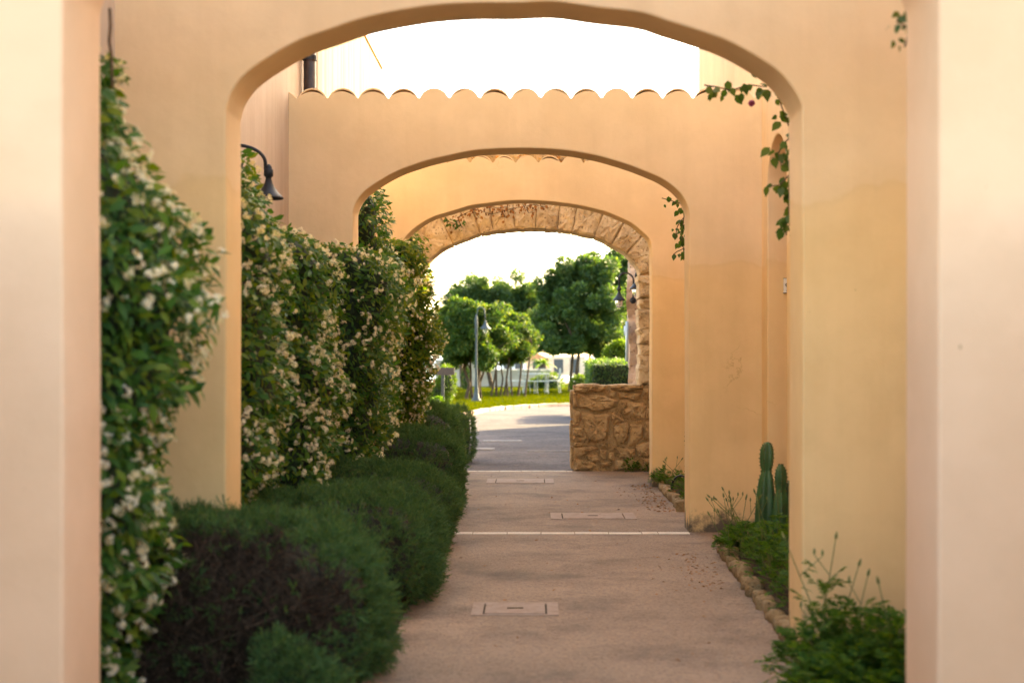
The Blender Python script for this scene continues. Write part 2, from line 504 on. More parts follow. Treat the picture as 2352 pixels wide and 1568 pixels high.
def ground_mat(name, c0, c1, c2, stain, grain=190, patch=.5):
    m, nt, N, Lk, B = new_mat(name)
    pos = world_pos(N)
    a = tex_noise(N, Lk, .9, 6, .6, pos)
    r = ramp(N, [(.3, c0), (.5, c1), (.7, c2)]); Lk.new(a.outputs[0], r.inputs[0])
    # broad dark stains
    s = tex_noise(N, Lk, 1.7, 5, .62, pos)
    rs = ramp(N, [(.48, (1,1,1)), (.68, stain)]); Lk.new(s.outputs[0], rs.inputs[0])
    mx = N.new("ShaderNodeMixRGB"); mx.blend_type = 'MULTIPLY'; mx.inputs[0].default_value = patch
    Lk.new(r.outputs[0], mx.inputs[1]); Lk.new(rs.outputs[0], mx.inputs[2])
    v = N.new("ShaderNodeTexVoronoi"); v.inputs["Scale"].default_value = grain; Lk.new(pos, v.inputs["Vector"])
    rv = ramp(N, [(.0, (.6,.58,.57)), (.35, (.96,.96,.96)), (.75, (1.0,1.0,1.0)), (1, (1.25,1.2,1.13))])
    sepc = N.new("ShaderNodeSeparateColor"); Lk.new(v.outputs["Color"], sepc.inputs[0])
    Lk.new(sepc.outputs[0], rv.inputs[0])
    m2 = N.new("ShaderNodeMixRGB"); m2.blend_type = 'MULTIPLY'; m2.inputs[0].default_value = .8
    Lk.new(mx.outputs[0], m2.inputs[1]); Lk.new(rv.outputs[0], m2.inputs[2])
    Lk.new(m2.outputs[0], B.inputs["Base Color"])
    B.inputs["Roughness"].default_value = .88
    B.inputs["Specular IOR Level"].default_value = .25
    b = N.new("ShaderNodeBump"); b.inputs["Strength"].default_value = .6; b.inputs["Distance"].default_value = .006
    Lk.new(v.outputs["Distance"], b.inputs["Height"])
    b2 = N.new("ShaderNodeBump"); b2.inputs["Strength"].default_value = .3; b2.inputs["Distance"].default_value = .02
    s3 = tex_noise(N, Lk, 12, 4, .6, pos)
    Lk.new(s3.outputs[0], b2.inputs["Height"]); Lk.new(b.outputs[0], b2.inputs["Normal"])
    Lk.new(b2.outputs[0], B.inputs["Normal"])
    return m
def ground_mat_matt(*k):
    m = ground_mat(*k); m.node_tree.nodes["Principled BSDF"].inputs["Specular IOR Level"].default_value = 0.0
    return m
M['path'] = ground_mat('washed aggregate path', (.235,.168,.122), (.30,.214,.156), (.365,.26,.19), (.46,.48,.53), 85, .7)
M['road'] = ground_mat_matt('grey asphalt road', (.14,.13,.132), (.17,.157,.158), (.205,.185,.18), (.7,.72,.76), 45, .6)
M['earth'] = ground_mat('dry earth', (.16,.12,.08), (.22,.17,.12), (.28,.21,.15), (.6,.6,.55), 40, .6)
def lawn_mat():
    m, nt, N, Lk, B = new_mat('lawn')
    pos = world_pos(N)
    a = tex_noise(N, Lk, 1.3, 8, .7, pos)
    r = ramp(N, [(.3, (.034,.055,.010)), (.5, (.058,.078,.012)), (.7, (.088,.098,.018))])
    Lk.new(a.outputs[0], r.inputs[0]); Lk.new(r.outputs[0], B.inputs["Base Color"])
    B.inputs["Roughness"].default_value = .9
    B.inputs["Specular IOR Level"].default_value = .0
    b = N.new("ShaderNodeBump"); b.inputs["Strength"].default_value = 1; b.inputs["Distance"].default_value = .05
    g = tex_noise(N, Lk, 25, 4, .7, pos)
    Lk.new(g.outputs[0], b.inputs["Height"]); Lk.new(b.outputs[0], B.inputs["Normal"])
    return m
M['lawn'] = lawn_mat()
M['grass'] = leaf_mat('grass blades', [(.036,.058,.003),(.058,.076,.004),(.085,.092,.005)], .35, .9, .0)
def sea_mat():
    m, nt, N, Lk, B = new_mat('sea water')
    B.inputs["Base Color"].default_value = (.05,.16,.24,1)
    B.inputs["Roughness"].default_value = .25
    pos = world_pos(N)
    t = tex_noise(N, Lk, .3, 6, .6, pos)
    b = N.new("ShaderNodeBump"); b.inputs["Strength"].default_value = .6; b.inputs["Distance"].default_value = .5
    Lk.new(t.outputs[0], b.inputs["Height"]); Lk.new(b.outputs[0], B.inputs["Normal"])
    return m
M['sea'] = sea_mat()
def glass_mat():
    m, nt, N, Lk, B = new_mat('ribbed lamp glass')
    B.inputs["Base Color"].default_value = (.92,.93,.93,1)
    B.inputs["Roughness"].default_value = .12
    B.inputs["Transmission Weight"].default_value = .75
    B.inputs["IOR"].default_value = 1.3
    w = N.new("ShaderNodeTexWave"); w.inputs["Scale"].default_value = 30
    Lk.new(world_pos(N), w.inputs["Vector"])
    b = N.new("ShaderNodeBump"); b.inputs["Strength"].default_value = .3; b.inputs["Distance"].default_value = .004
    Lk.new(w.outputs[0], b.inputs["Height"]); Lk.new(b.outputs[0], B.inputs["Normal"])
    return m
M['glass'] = glass_mat()
# ------------------------------------------------------------------ the setting: ground, path, road, lawn, sea
def sheet(name, pts, z, mat, kind="structure"):
    o = mesh_obj(name, [(x, y, z) for x, y in pts], [tuple(range(len(pts)))], mat)
    o["kind"] = kind
    return o
sheet("ground", [(-160,-60),(160,-60),(160,74),(-160,74)], -.016, M['earth'])
path = sheet("path", [(-1.97,-9),(2.2,-9),(2.2,17.47),(-1.97,17.47)], 0.0, M['path'])
sheet("road", [(-40,17.2),(40,17.2),(40,42.5),(-40,42.5)], -.006, M['road'])
sheet("sea", [(-3000,70),(3000,70),(3000,5000),(-3000,5000)], -6.0, M['sea'])
KERB = [(-1.95,20.5),(-1.85,24),(-1.76,27),(-1.66,30),(-1.56,32),(-1.395,33.5),(-1.19,35),(-.79,36.4),(-.24,37.5),(.46,38.5),(1.13,39.1),(2.18,39.8),(4,40.4),(8,41.2),(16,42)]
lawn = sheet("lawn", KERB + [(45,42.3),(45,66),(-45,66),(-45,20.5)], .055, M['lawn'])
# kerb stones along the lawn: pieces of the setting
def chain(pts, step):
    out = []; acc = 0
    for (a, b) in zip(pts[:-1], pts[1:]):
        a = Vector((a[0], a[1], 0)); b = Vector((b[0], b[1], 0)); L = (b-a).length; t = acc
        while t < L:
            out.append((a + (b-a)*(t/L), (b-a).normalized())); t += step
        acc = t - L
    return out
rk = random.Random(5)
kmeshes = []
for k in range(3):
    bm = bmesh.new(); bmesh.ops.create_cube(bm, size=1)
    for v in bm.verts:
        v.co = Vector((v.co.x*.40, v.co.y*.13, v.co.z*.13)) + Vector((rk.uniform(-.012,.012), rk.uniform(-.012,.012), rk.uniform(-.012,.012)))
    bmesh.ops.bevel(bm, geom=bm.edges[:], offset=.014, segments=1, affect='EDGES')
    me = bpy.data.meshes.new("kerb_stone"); bm.to_mesh(me); bm.free(); me.materials.append(M['kerb']); kmeshes.append(me)
for p, t in chain(KERB[3:-2], .43):
    o = bpy.data.objects.new("kerb_stone", rk.choice(kmeshes)); COL.objects.link(o)
    o.location = (p.x, p.y, .022 + rk.uniform(-.008,.008)); o.rotation_euler = (rk.uniform(-.04,.04), rk.uniform(-.03,.03), math.atan2(t.y, t.x) + rk.uniform(-.04,.04))
    o.parent = lawn
# pale stone strips set across the path
def strip(y, x0, x1, seed):
    r = random.Random(seed); x = x0
    while x < x1 - .03:
        L = min(r.choice([.265,.27,.275,.27,.13]), x1 - x)
        m = MB(); e = .004
        m.box(x+e, x+L-e, y-.05+r.uniform(-.003,.003), y+.05, -.02, .005 + r.uniform(0,.003))
        m.build("strip_tile", M['marble'], path)
        x += L
strip(11.36, -1.0, 1.262, 3)
strip(17.36, -1.2, .50, 4)
# inspection covers let into the path
def cover(x0, x1, y0, y1, label, inset=.13, dirt=True):
    c = empty("inspection_cover", ((x0+x1)/2, (y0+y1)/2, 0), label, "inspection cover")
    def slab(nm, a, b, c0, c1, h, mat):
        bm = MB(); bm.box(a, b, c0, c1, -.02, h); bm.build(nm, mat, c)
    w = (x1-x0)*inset; g = .012; d = (y1-y0)*.12
    slab("frame_side", x0, x0+w, y0, y1, .005, M['cover']); slab("frame_side", x1-w, x1, y0, y1, .006, M['cover'])
    slab("frame_side", x0+w+.001, x1-w-.001, y1-d, y1, .0055, M['cover'])
    slab("frame_side", x0+w+.001, x1-w-.001, y0, y0+d*.6, .0052, M['cover'])
    slab("lid", x0+w+g, x1-w-g, y0+d*.6+g*1.5, y1-d-g*.4, .007, M['cover'])
    slab("gap_dirt", x0+w+.001, x1-w-.001, y0+d*.6+.001, y1-d-.001, .0015, M['soil'])
    xm, ym = (x0+x1)/2, (y0+y1)/2
    slab("lifting_slot", xm-.045, xm+.045, ym-.02, ym+.02, .0085, M['soil'])
cover(-.334, .150, 7.80, 8.20, "pink concrete inspection cover nearest the camera in the path")
cover(.168, .915, 12.32, 12.82, "pink concrete inspection cover right of centre, just beyond the nearer pale strip")
cover(-.505, .25, 15.72, 16.32, "pink concrete inspection cover just before the far pale strip by the low stone wall")
def patch(x0, x1, y0, y1, label):
    o = mesh_obj("repair_slab", *(lambda m: (m.v, m.f))((lambda m: (m.box(x0, x1, y0, y1, -.02, .003), m)[1])(MB())), M['slab'])
    setp(o, label, "paving slab")
patch(-.80, -.16, 23.3, 23.7, "pale slab lying flush in the shaded road, farther of the two broad ones")
patch(-1.0, -.56, 21.35, 21.75, "pale slab in the shaded road beside the far end of the juniper row")
patch(-.07, .60, 20.95, 21.1, "thin pale slab across the shaded road near the low stone wall")

# ------------------------------------------------------------------ ochre archway walls
XC, HALF = -.0825, 1.3525
_pts = [(520.6,262),(521.5,243),(538.7,206),(571,168),(627,127),(693,92),(758.5,69),(824,49),(890,33),(988,16),(1086,7.5),(1180.5,5)]
PROF = [((x-1180.5)/660*HALF, CAM_H + (812-y)*.002045) for x, y in _pts]
PROF = PROF + [(-x, z) for x, z in reversed(PROF[:-1])]
def smooth_poly(P, sub=4):
    out = []
    n = len(P)
    for i in range(n-1):
        p0 = Vector(P[max(i-1,0)]); p1 = Vector(P[i]); p2 = Vector(P[i+1]); p3 = Vector(P[min(i+2,n-1)])
        for k in range(sub):
            t = k/sub
            out.append(.5*((2*p1) + (p2-p0)*t + (2*p0-5*p1+4*p2-p3)*t*t + (3*p1-p0-3*p2+p3)*t*t*t))
    out.append(Vector(P[-1]))
    return out

def opening_wall(parent, name, opening, s0, s1, top_pts, t0, t1, mp, mat, r=.012):
    """a wall with one opening down to the ground. opening: list of 2D points (s,z) from left foot over the arch to right foot.
    mp(s, t, z) maps to world. rounded arrises of radius r"""
    op = [Vector(p) for p in opening]
    n = len(op)
    nr = []
    for i in range(n):
        t = (op[min(i+1,n-1)] - op[max(i-1,0)]).normalized()
        nr.append(Vector((-t.y, t.x)))            # away from the opening
    nr[0] = Vector((-1,0)); nr[-1] = Vector((1,0))
    m = MB()
    # front and back faces
    for (t, rev) in ((t0, False), (t1, True)):
        poly = [(s0, op[0].y)] + [tuple(op[i] + nr[i]*r) for i in range(n)] + [(s1, op[-1].y)] + [tuple(p) for p in reversed(top_pts)]
        vs = [mp(s, t, z) for s, z in poly]
        f = tuple(range(len(vs)))
        m.add(vs, [f if not rev else f[::-1]])
    # top surface
    vs = []
    for s, z in top_pts: vs += [mp(s, t0, z), mp(s, t1, z)]
    m.add(vs, [(2*i, 2*i+2, 2*i+3, 2*i+1) for i in range(len(top_pts)-1)])
    # ends
    zt0, zt1 = top_pts[0][1], top_pts[-1][1]
    m.add([mp(s0,t0,op[0].y), mp(s0,t1,op[0].y), mp(s0,t1,zt0), mp(s0,t0,zt0)], [(0,1,2,3)])
    m.add([mp(s1,t0,op[0].y), mp(s1,t1,op[0].y), mp(s1,t1,zt1), mp(s1,t0,zt1)], [(3,2,1,0)])
    w = m.build(name, mat, parent)
    fix_normals(w)
    # lining of the opening with rounded arrises
    K = 4; rings = []
    for k in range(K+1):
        a = math.pi/2*k/K
        rings.append((r*(1-math.sin(a)), t0 + r*(1-math.cos(a))))
    for k in range(K, -1, -1):
        a = math.pi/2*k/K
        rings.append((r*(1-math.sin(a)), t1 - r*(1-math.cos(a))))
    L = MB(); vs = []
    for off, t in rings:
        vs += [mp(*( (op[i]+nr[i]*off).x, t, (op[i]+nr[i]*off).y )) for i in range(n)]
    fs = []
    for j in range(len(rings)-1):
        for i in range(n-1):
            fs.append((j*n+i, j*n+i+1, (j+1)*n+i+1, (j+1)*n+i))
    L.add(vs, fs)
    return w, L.build("opening_lining", mat, parent, smooth=True)

PER = .2455; PK0 = -1.768
def arch_wall(y0, thick, label, x0, x1, scallop, seed, dx=0.0, top=3.475, wide=1.0, mat='plaster'):
    e = empty("archway_wall", (XC, y0 + thick/2, 0), label, "archway wall", None)
    jr = random.Random(seed)
    ctrl = [(x + jr.uniform(-.006,.006), z + jr.uniform(-.006,.006)) for x, z in PROF]
    crv = smooth_poly(ctrl, 4)
    op = [(-HALF, 0), (-HALF, .5), (-HALF+jr.uniform(-.004,.004), 1.2), (-HALF+jr.uniform(-.004,.004), 1.9)] + [tuple(p) for p in crv] + [(HALF+jr.uniform(-.004,.004), 1.9), (HALF+jr.uniform(-.004,.004), 1.2), (HALF, .5), (HALF, 0)]
    op = [(x*wide + XC + dx, z) for x, z in op]
    tp = []
    if scallop:
        k0 = math.floor((x0 - PK0)/PER) - 1
        hs = {}; of = {}
        ns = int((x1-x0)/PER*12)
        for i in range(ns+1):
            x = x0 + (x1-x0)*i/ns
            k = round((x-PK0)/PER)
            if k not in hs: hs[k] = jr.uniform(.066,.092); of[k] = jr.uniform(-.07,.07)
            u = min(1, abs((x-PK0)/PER - k - of[k]*math.cos(math.pi*((x-PK0)/PER-k)))*2)
            tp.append((x, top + hs[k]*max(0, 1-u**2.0)**.75 + .004*nz((x*5, seed, 0))))
    else:
        tp = [(x0, top+.05), (x1, top+.05)]
    mp = lambda s, t, z: (s, t, z)
    opening_wall(e, "wall", op, x0, x1, tp, y0, y0+thick, mp, M[mat])
    if scallop:
        k = math.ceil((x0-PK0)/PER + .45); 
        while PK0 + PER*(k+.5) < x1:
            xp = PK0 + PER*k
            m = MB(); vs = []
            for i in range(9):
                u = -1 + 2*i/8
                z = top + .086*max(0, 1-u*u)**.75
                vs += [(xp+u*PER*.47, y0+.004, z+.002), (xp+u*PER*.47, y0+thick-.004, z+.002), (xp+u*PER*.49, y0+.004, z+.014), (xp+u*PER*.49, y0+thick-.004, z+.014)]
            fs = []
            for i in range(8):
                a = 4*i; b = 4*i+4
                fs += [(a+2, b+2, b+3, a+3), (a, a+1, b+1, b), (a, b, b+2, a+2), (a+1, a+3, b+3, b+1)]
            m.add(vs, fs)
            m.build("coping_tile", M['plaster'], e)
            k += 1
    return e
A1 = arch_wall(4.40, .385, "nearest ochre archway wall, blurred, framing both sides of the view", -5.0, 5.2, False, 11, dx=-.014, top=3.5, wide=1.0, mat='plaster_front')
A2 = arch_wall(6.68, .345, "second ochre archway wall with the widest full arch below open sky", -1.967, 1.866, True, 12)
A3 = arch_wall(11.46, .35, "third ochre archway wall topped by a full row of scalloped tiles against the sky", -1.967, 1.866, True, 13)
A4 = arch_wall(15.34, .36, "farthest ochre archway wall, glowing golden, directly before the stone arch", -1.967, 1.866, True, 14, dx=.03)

# ------------------------------------------------------------------ buildings either side
LB = empty("house", (-4, 11.7, 0), "tall pale plastered house along the left side, behind the jasmine", "house")
m = MB(); m.box(-7, -1.957, 4.79, 12.9, 0, 7.4); m.build("wall", M['plaster_pale'], LB)  # top raised out of view to bounce sunlight into the passage
m = MB(); m.box(-7, -1.960, 12.902, 18.64, 0, 3.7); m.build("wall", M['plaster'], LB)  # hidden part kept ochre to throw golden light on the far archway
m = MB(); m.box(-7, -1.965, 12.902, 18.635, 3.702, 5.16); m.build("upper_wall", M['plaster_cream'], LB)  # split off in the darkened tone to offset sun glare
m = MB(); m.box(-7.05, -1.945, 12.91, 18.66, 5.163, 5.215); m.build("coping", M['plaster'], LB)
m = MB(); m.box(-7.05, -1.92, 4.785, 12.89, 7.403, 7.49); m.build("coping", M['plaster'], LB)

m = MB(); m.box(-7, -1.957, -4.0, 4.395, 0, 1.95); m.build("bounce_wing", M['plaster_pale'], LB)  # unseen wing added to reflect warm light onto the nearest archway
RB = empty("house", (5, 10, 0), "tall ochre plastered house along the right side with a narrow arched niche", "house")
RH = 7.6
npf = []
for i in range(25):
    th = math.pi*(1 - i/24)
    npf.append((10.78 + .42*math.cos(th), 2.74 + .35*math.sin(th)))
op = [(10.36, 0), (10.36, 1.3)] + npf + [(11.20, 1.3), (11.20, 0)]
mpx = lambda s, t, z: (t, s, z)
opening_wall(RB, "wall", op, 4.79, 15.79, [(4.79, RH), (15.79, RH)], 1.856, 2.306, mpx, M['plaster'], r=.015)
m = MB(); m.box(2.310, 6.5, 4.79, 15.79, 0, RH-.002); m.build("unseen_block", M['plaster'], RB)
m = MB(); m.box(2.61, 6.5, 15.792, 18.55, 0, 8.7); m.build("unseen_block", M['plaster'], RB)  # unseen taller block added to cast the shadow edge on the left house
m = MB(); m.box(1.90, 6.5, -4.0, 4.395, 0, 1.95); m.build("bounce_wing", M['plaster_front'], RB)  # unseen counterpart, added to warm and dim light on the nearest archway
# round plug of conduit beside the niche and the small sign in it
SG = empty("door_sign", (2.02, 11.19, 1.97), "small white sign with a black ring symbol inside the arched niche", "sign")
p0 = at(1800.5, 641, 11.18); 
m = MB(); m.box(p0.x, p0.x+.12, 11.165, 11.197, 1.915, 2.025); m.build("plate", M['white'], SG)
m = MB()
m.box(p0.x-.003, p0.x+.123, 11.168, 11.1975, 2.0255, 2.029); m.build("rim", M['iron'], SG)
m = MB(); m.box(p0.x-.003, p0.x+.123, 11.168, 11.1975, 1.911, 1.9145); m.build("rim", M['iron'], SG)
def ring(cx, cz, y, r0, r1, a0, a1, n=20):
    mm = MB(); vs = []
    for i in range(n+1):
        a = a0 + (a1-a0)*i/n
        vs += [(cx+r0*math.cos(a), y, cz+r0*math.sin(a)), (cx+r1*math.cos(a), y, cz+r1*math.sin(a))]
    mm.add(vs, [(2*i, 2*i+1, 2*i+3, 2*i+2) for i in range(n)])
    return mm
ring(p0.x+.024, 1.975, 11.163, .008, .015, .6, 5.7).build("symbol", M['black'], SG)
mm = MB(); mm.box(p0.x+.016, p0.x+.024, 11.163, 11.1645, 1.925, 1.931); mm.build("symbol", M['black'], SG)

# downpipe on the left house
DP = empty("downpipe", (-1.885, 12.12, 0), "brown metal downpipe with a clip on the left house above the scalloped wall", "pipe")
m = MB(); m.tube([(-1.89,12.12,0),(-1.89,12.12,5.1)], .053, 18); m.build("pipe", M['copper'], DP, smooth=True)
for z in (1.6, 3.95):
    m = MB(); m.lathe([(.054,-.02),(.060,-.02),(.060,.02),(.054,.02)], (-1.89,12.12,z), 18); m.box(-1.957,-1.935,12.09,12.15,z-.012,z+.012); m.build("clip", M['iron'], DP)

# ------------------------------------------------------------------ stone arch
def stone_block(name, poly, yf, yb, parent, mat, bulge=.03, seed=0, res=.09, jit=.006, tpr=.9):
    r = random.Random(seed)
    P = [Vector(p) for p in poly]
    B = []
    for i in range(len(P)):
        a, b = P[i], P[(i+1) % len(P)]
        k = max(1, int((b-a).length/res))
        for j in range(k):
            q = a + (b-a)*(j/k)
            B.append(q + Vector((r.uniform(-jit,jit), r.uniform(-jit,jit))))
    c = sum(B, Vector((0,0)))/len(B); n = len(B)
    vs = []; fs = []
    for (sc, dy) in ((1.0, None), (1.0, .016), (.955, 0.0), (tpr*.82, -bulge*.8), (.40, -bulge)):
        for q in B:
            w = c + (q-c)*sc
            y = yb if dy is None else yf + dy + r.uniform(-.35,.35)*bulge*(0 if dy > 0 else 1)
            vs.append((w.x, y, w.y))
    vs.append((c.x, yf - bulge*(1+r.uniform(-.3,.3)), c.y))
    for k in range(4):
        for i in range(n):
            j = (i+1) % n
            fs.append((k*n+i, k*n+j, (k+1)*n+j, (k+1)*n+i))
    for i in range(n): fs.append((4*n+i, 4*n+(i+1) % n, 5*n))
    fs.append(tuple(range(n-1,-1,-1)))
    o = mesh_obj(name, vs, fs, mat, parent)
    bm = bmesh.new(); bm.from_mesh(o.data)
    bmesh.ops.recalc_face_normals(bm, faces=bm.faces)
    bmesh.ops.subdivide_edges(bm, edges=[e for e in bm.edges if min(v.co.y for v in e.verts) < yf + .03], cuts=1)
    bm.normal_update()
    for v in bm.verts:
        if v.co.y < yf + .012:
            d = .020*nz(v.co, 11, seed*.37) + .014*nz(v.co, 26, seed*.11)
            v.co.y -= d*(1 if v.co.y < yf else .4)
    bm.to_mesh(o.data); bm.free()
    return o
SA = empty("stone_arch", (0, 17.7, 0), "rough sandstone arch at the end of the passage, opening onto the garden", "stone arch")
YS = 17.44
_in = [(983,602),(994,588),(1019,570),(1049,556),(1101,537.6),(1166,528),(1214,525.6),(1257,526.7),(1309,531.5),(1366,544),(1395.5,557),(1425,572),(1447,590),(1463,609),(1470,630)]
IN = [Vector((at(x,y,YS).x, at(x,y,YS).z)) for x, y in _in]
INs = smooth_poly([tuple(p) for p in [Vector((-1.385,2.36)), Vector((-1.33,2.47))] + IN], 6)
INs = [Vector(p) for p in INs]
cum = [0]
for a, b in zip(INs[:-1], INs[1:]): cum.append(cum[-1] + (b-a).length)
def on_in(s):
    s = max(0, min(cum[-1], s))
    for i in range(len(cum)-1):
        if cum[i+1] >= s:
            t = (s-cum[i])/max(1e-9, cum[i+1]-cum[i]); return INs[i] + (INs[i+1]-INs[i])*t
    return INs[-1]
def s_at_x(x):
    for i in range(len(INs)-1):
        if INs[i+1].x >= x: return cum[i] + (cum[i+1]-cum[i])*(x-INs[i].x)/max(1e-9, INs[i+1].x-INs[i].x)
    return cum[-1]
jx = [at(X,0,YS).x for X in (1040,1103,1133,1182.5,1230,1280,1314,1366,1405.5,1438.5)]
js = [0, .16] + [s_at_x(x) for x in jx] + [cum[-1]]
tilt = [.5,.3, -.02,-.06,-.01,.0,.02,.02,.03,.04,.05,.02,.0]
RING = .44
def nrm_at(s, dt):
    a, b = on_in(s-.06), on_in(s+.06); t = (b-a).normalized(); v = Vector((-t.y, t.x))
    return (v + t*dt).normalized()
for i in range(len(js)-1):
    s0, s1 = js[i], js[i+1]
    g = .0025
    n0 = nrm_at(s0, tilt[i] if 2 <= i else 0); n1 = nrm_at(s1, tilt[i+1] if i+1 < len(tilt)-1 else 0)
    k = 5
    low = [on_in(s0+g + (s1-s0-2*g)*j/k) for j in range(k+1)]
    hi = [low[-1] + n1*RING, low[0] + n0*RING]
    poly = low[::-1] + [low[0]+n0*RING*.5] + [hi[1], hi[0]] + [low[-1]+n1*RING*.5]
    stone_block("voussoir", poly, YS+.01 + (i % 3)*.006, YS+.50, SA, M['stone_arch'], .016, 100+i, .085, .006, .99)
# jamb blocks right (seen) and left (behind the creeper)
zs = [1.06, 1.42, 1.55, 1.98, 2.12, 2.40]
for i in range(len(zs)-1):
    x0 = 1.322 + (.012 if i % 2 else -.004)
    stone_block("jamb_stone", [(x0,zs[i]+.003),(1.80,zs[i]+.003),(1.80,zs[i+1]-.003),(x0,zs[i+1]-.003)], YS+.01+(i % 2)*.01, YS+.5, SA, M['stone_arch'], .03, 140+i, .05, .016, .97)
zl = [0,.35,.62,1.0,1.3,1.64,2.0,2.36]
for i in range(len(zl)-1):
    x1 = -1.385 + (.012 if i % 2 else -.004)
    stone_block("jamb_stone", [(-1.85,zl[i]+.008),(x1,zl[i]+.008),(x1,zl[i+1]-.008),(-1.85,zl[i+1]-.008)], YS+.01, YS+.5, SA, M['stone'], .03, 160+i, .1, .008, .97)
opb = [Vector((-1.45,0)), Vector((-1.45,1.2))] + [p + nrm_at(c, 0)*.014 for p, c in list(zip(INs, cum))[::3]] + [Vector((1.39,2.3)), Vector((1.39,1.2)), Vector((1.39,0))]
tpr_ = [(-1.955 + 4.4*i/22, 4.05 + .08*nz((i*.7,3,1))) for i in range(23)]
opening_wall(SA, "rubble_core", [tuple(p) for p in opb], -1.955, 2.445, tpr_, YS+.045, YS+.48, lambda s,t,z: (s,t,z), M['mortar'], r=.01)
rr = random.Random(77)
# rubble stones of the wall above the ring
x = -1.9
for row, z in enumerate((3.46, 3.70, 3.88)):
    x = -1.92 + .1*row
    while x < 2.2:
        L = rr.uniform(.22,.42)
        stone_block("rubble_stone", [(x,z),(x+L-.02,z+rr.uniform(-.02,.02)),(x+L-.02,z+.2),(x,z+.19)], YS+.03, YS+.2, SA, M['stone'], .03, int(x*1000)+row, .12, .012)
        x += L

# low stone wall closing the right of the arch
LW = empty("low_stone_wall", (.95, 17.5, 0), "low rubble stone wall with rough capstones below the right side of the stone arch", "stone wall")
def lwp(cx, cy):
    p = at((1430 + cx*.1499)/1.0884, (950 + cy*.1499)/1.0884, YS); return (p.x, max(p.z, .0))
STN = [
 [(25,130),(80,80),(200,62),(420,66),(590,90),(590,150),(480,195),(330,170),(200,205),(120,210),(40,170)],
 [(610,88),(900,68),(1190,75),(1180,130),(1000,175),(800,180),(690,135),(640,120)],
 [(60,200),(200,220),(330,215),(560,260),(610,285),(700,300),(780,350),(760,440),(640,480),(520,525),(400,540),(310,520),(240,480),(100,450),(80,330)],
 [(800,330),(900,310),(1080,370),(1200,360),(1245,450),(1215,560),(1200,640),(1080,655),(960,680),(880,640),(820,580),(760,500),(790,420)],
 [(625,150),(735,185),(700,285),(625,262)],
 [(745,200),(1165,195),(1160,300),(1050,340),(900,290),(780,300)],
 [(1180,140),(1290,140),(1280,220),(1235,330),(1180,320)],
 [(155,545),(320,545),(380,560),(560,545),(635,575),(630,730),(600,960),(560,1010),(400,1055),(260,1040),(225,900),(200,800)],
 [(670,760),(820,695),(930,700),(950,800),(930,980),(860,1090),(760,1080),(690,980)],
 [(965,720),(1180,740),(1190,960),(1100,1040),(1020,1130),(920,1130),(935,1000),(960,850)],
 [(650,545),(720,520),(830,600),(880,670),(780,690),(690,735),(655,650)],
 [(90,950),(240,940),(240,1010),(90,1020)], [(30,1035),(210,1040),(205,1085),(30,1090)],
 [(12,480),(140,510),(140,700),(110,770),(15,760)], [(12,790),(180,800),(205,925),(80,935),(10,1000)],
 [(28,1130),(330,1095),(440,1120),(330,1170),(200,1230),(90,1290),(28,1250)],
 [(450,1150),(580,1160),(575,1300),(500,1320),(440,1260)], [(612,1110),(740,1110),(750,1160),(680,1165),(615,1160)],
 [(600,1200),(700,1190),(720,1300),(690,1330),(600,1300)], [(760,1180),(905,1215),(980,1290),(780,1280)],
 [(440,1380),(680,1350),(660,1400),(500,1450)], [(28,1310),(330,1335),(400,1420),(330,1500),(30,1500)],
 [(720,1330),(1000,1310),(1150,1350),(1160,1480),(700,1490)], [(1240,480),(1330,470),(1330,640),(1230,660)],
 [(1225,680),(1330,680),(1330,980),(1215,970)], [(1060,1080),(1330,1000),(1330,1290),(1080,1280)],
 [(450,1070),(590,1065),(580,1130),(460,1115)], [(1255,260),(1330,260),(1330,450),(1265,380)],
 [(220,1250),(420,1230),(470,1330),(400,1370),(240,1330)], [(920,1150),(1050,1140),(1050,1280),(990,1280)],
 [(14,200),(50,210),(72,330),(85,450),(14,460)], [(1180,1310),(1330,1300),(1330,1490),(1180,1490)],
]
for i, st in enumerate(STN):
    poly = [lwp(*p) for p in st][::-1]
    big = max(p[0] for p in poly) - min(p[0] for p in poly)
    stone_block("capstone" if i < 2 else "stone", poly, YS + (-.03 if i < 2 else -.012), YS+(.42 if i < 2 else .14), LW, M['stone'], .022 + .06*min(big,.4), 200+i, .05, .006, .95)
m = MB(); m.box(.515, 1.46, YS-.004, YS+.40, 0, 1.045); m.build("rubble_core", M['mortar'], LW)
# stones on the end face (towards the road) and the back, for looks from the side
for i, (y0, y1, z0, z1) in enumerate([(.05,.36,.02,.3),(.05,.2,.32,.62),(.21,.38,.34,.6),(.05,.38,.64,.98)]):
    m = MB(); bm = bmesh.new(); bmesh.ops.create_cube(bm, size=1); bmesh.ops.subdivide_edges(bm, edges=bm.edges[:], cuts=2, use_grid_fill=True)
    for v in bm.verts:
        q = Vector((.515 + v.co.x*.07, YS + (y0+y1)/2 + v.co.y*(y1-y0), (z0+z1)/2 + v.co.z*(z1-z0)))
        q += Vector((nz(q,9,1), nz(q,9,4), nz(q,9,7)))*.02
        v.co = q
    me = bpy.data.meshes.new("stone"); bm.to_mesh(me); bm.free(); me.materials.append(M['stone'])
    o = bpy.data.objects.new("stone", me); COL.objects.link(o); put(o, LW)

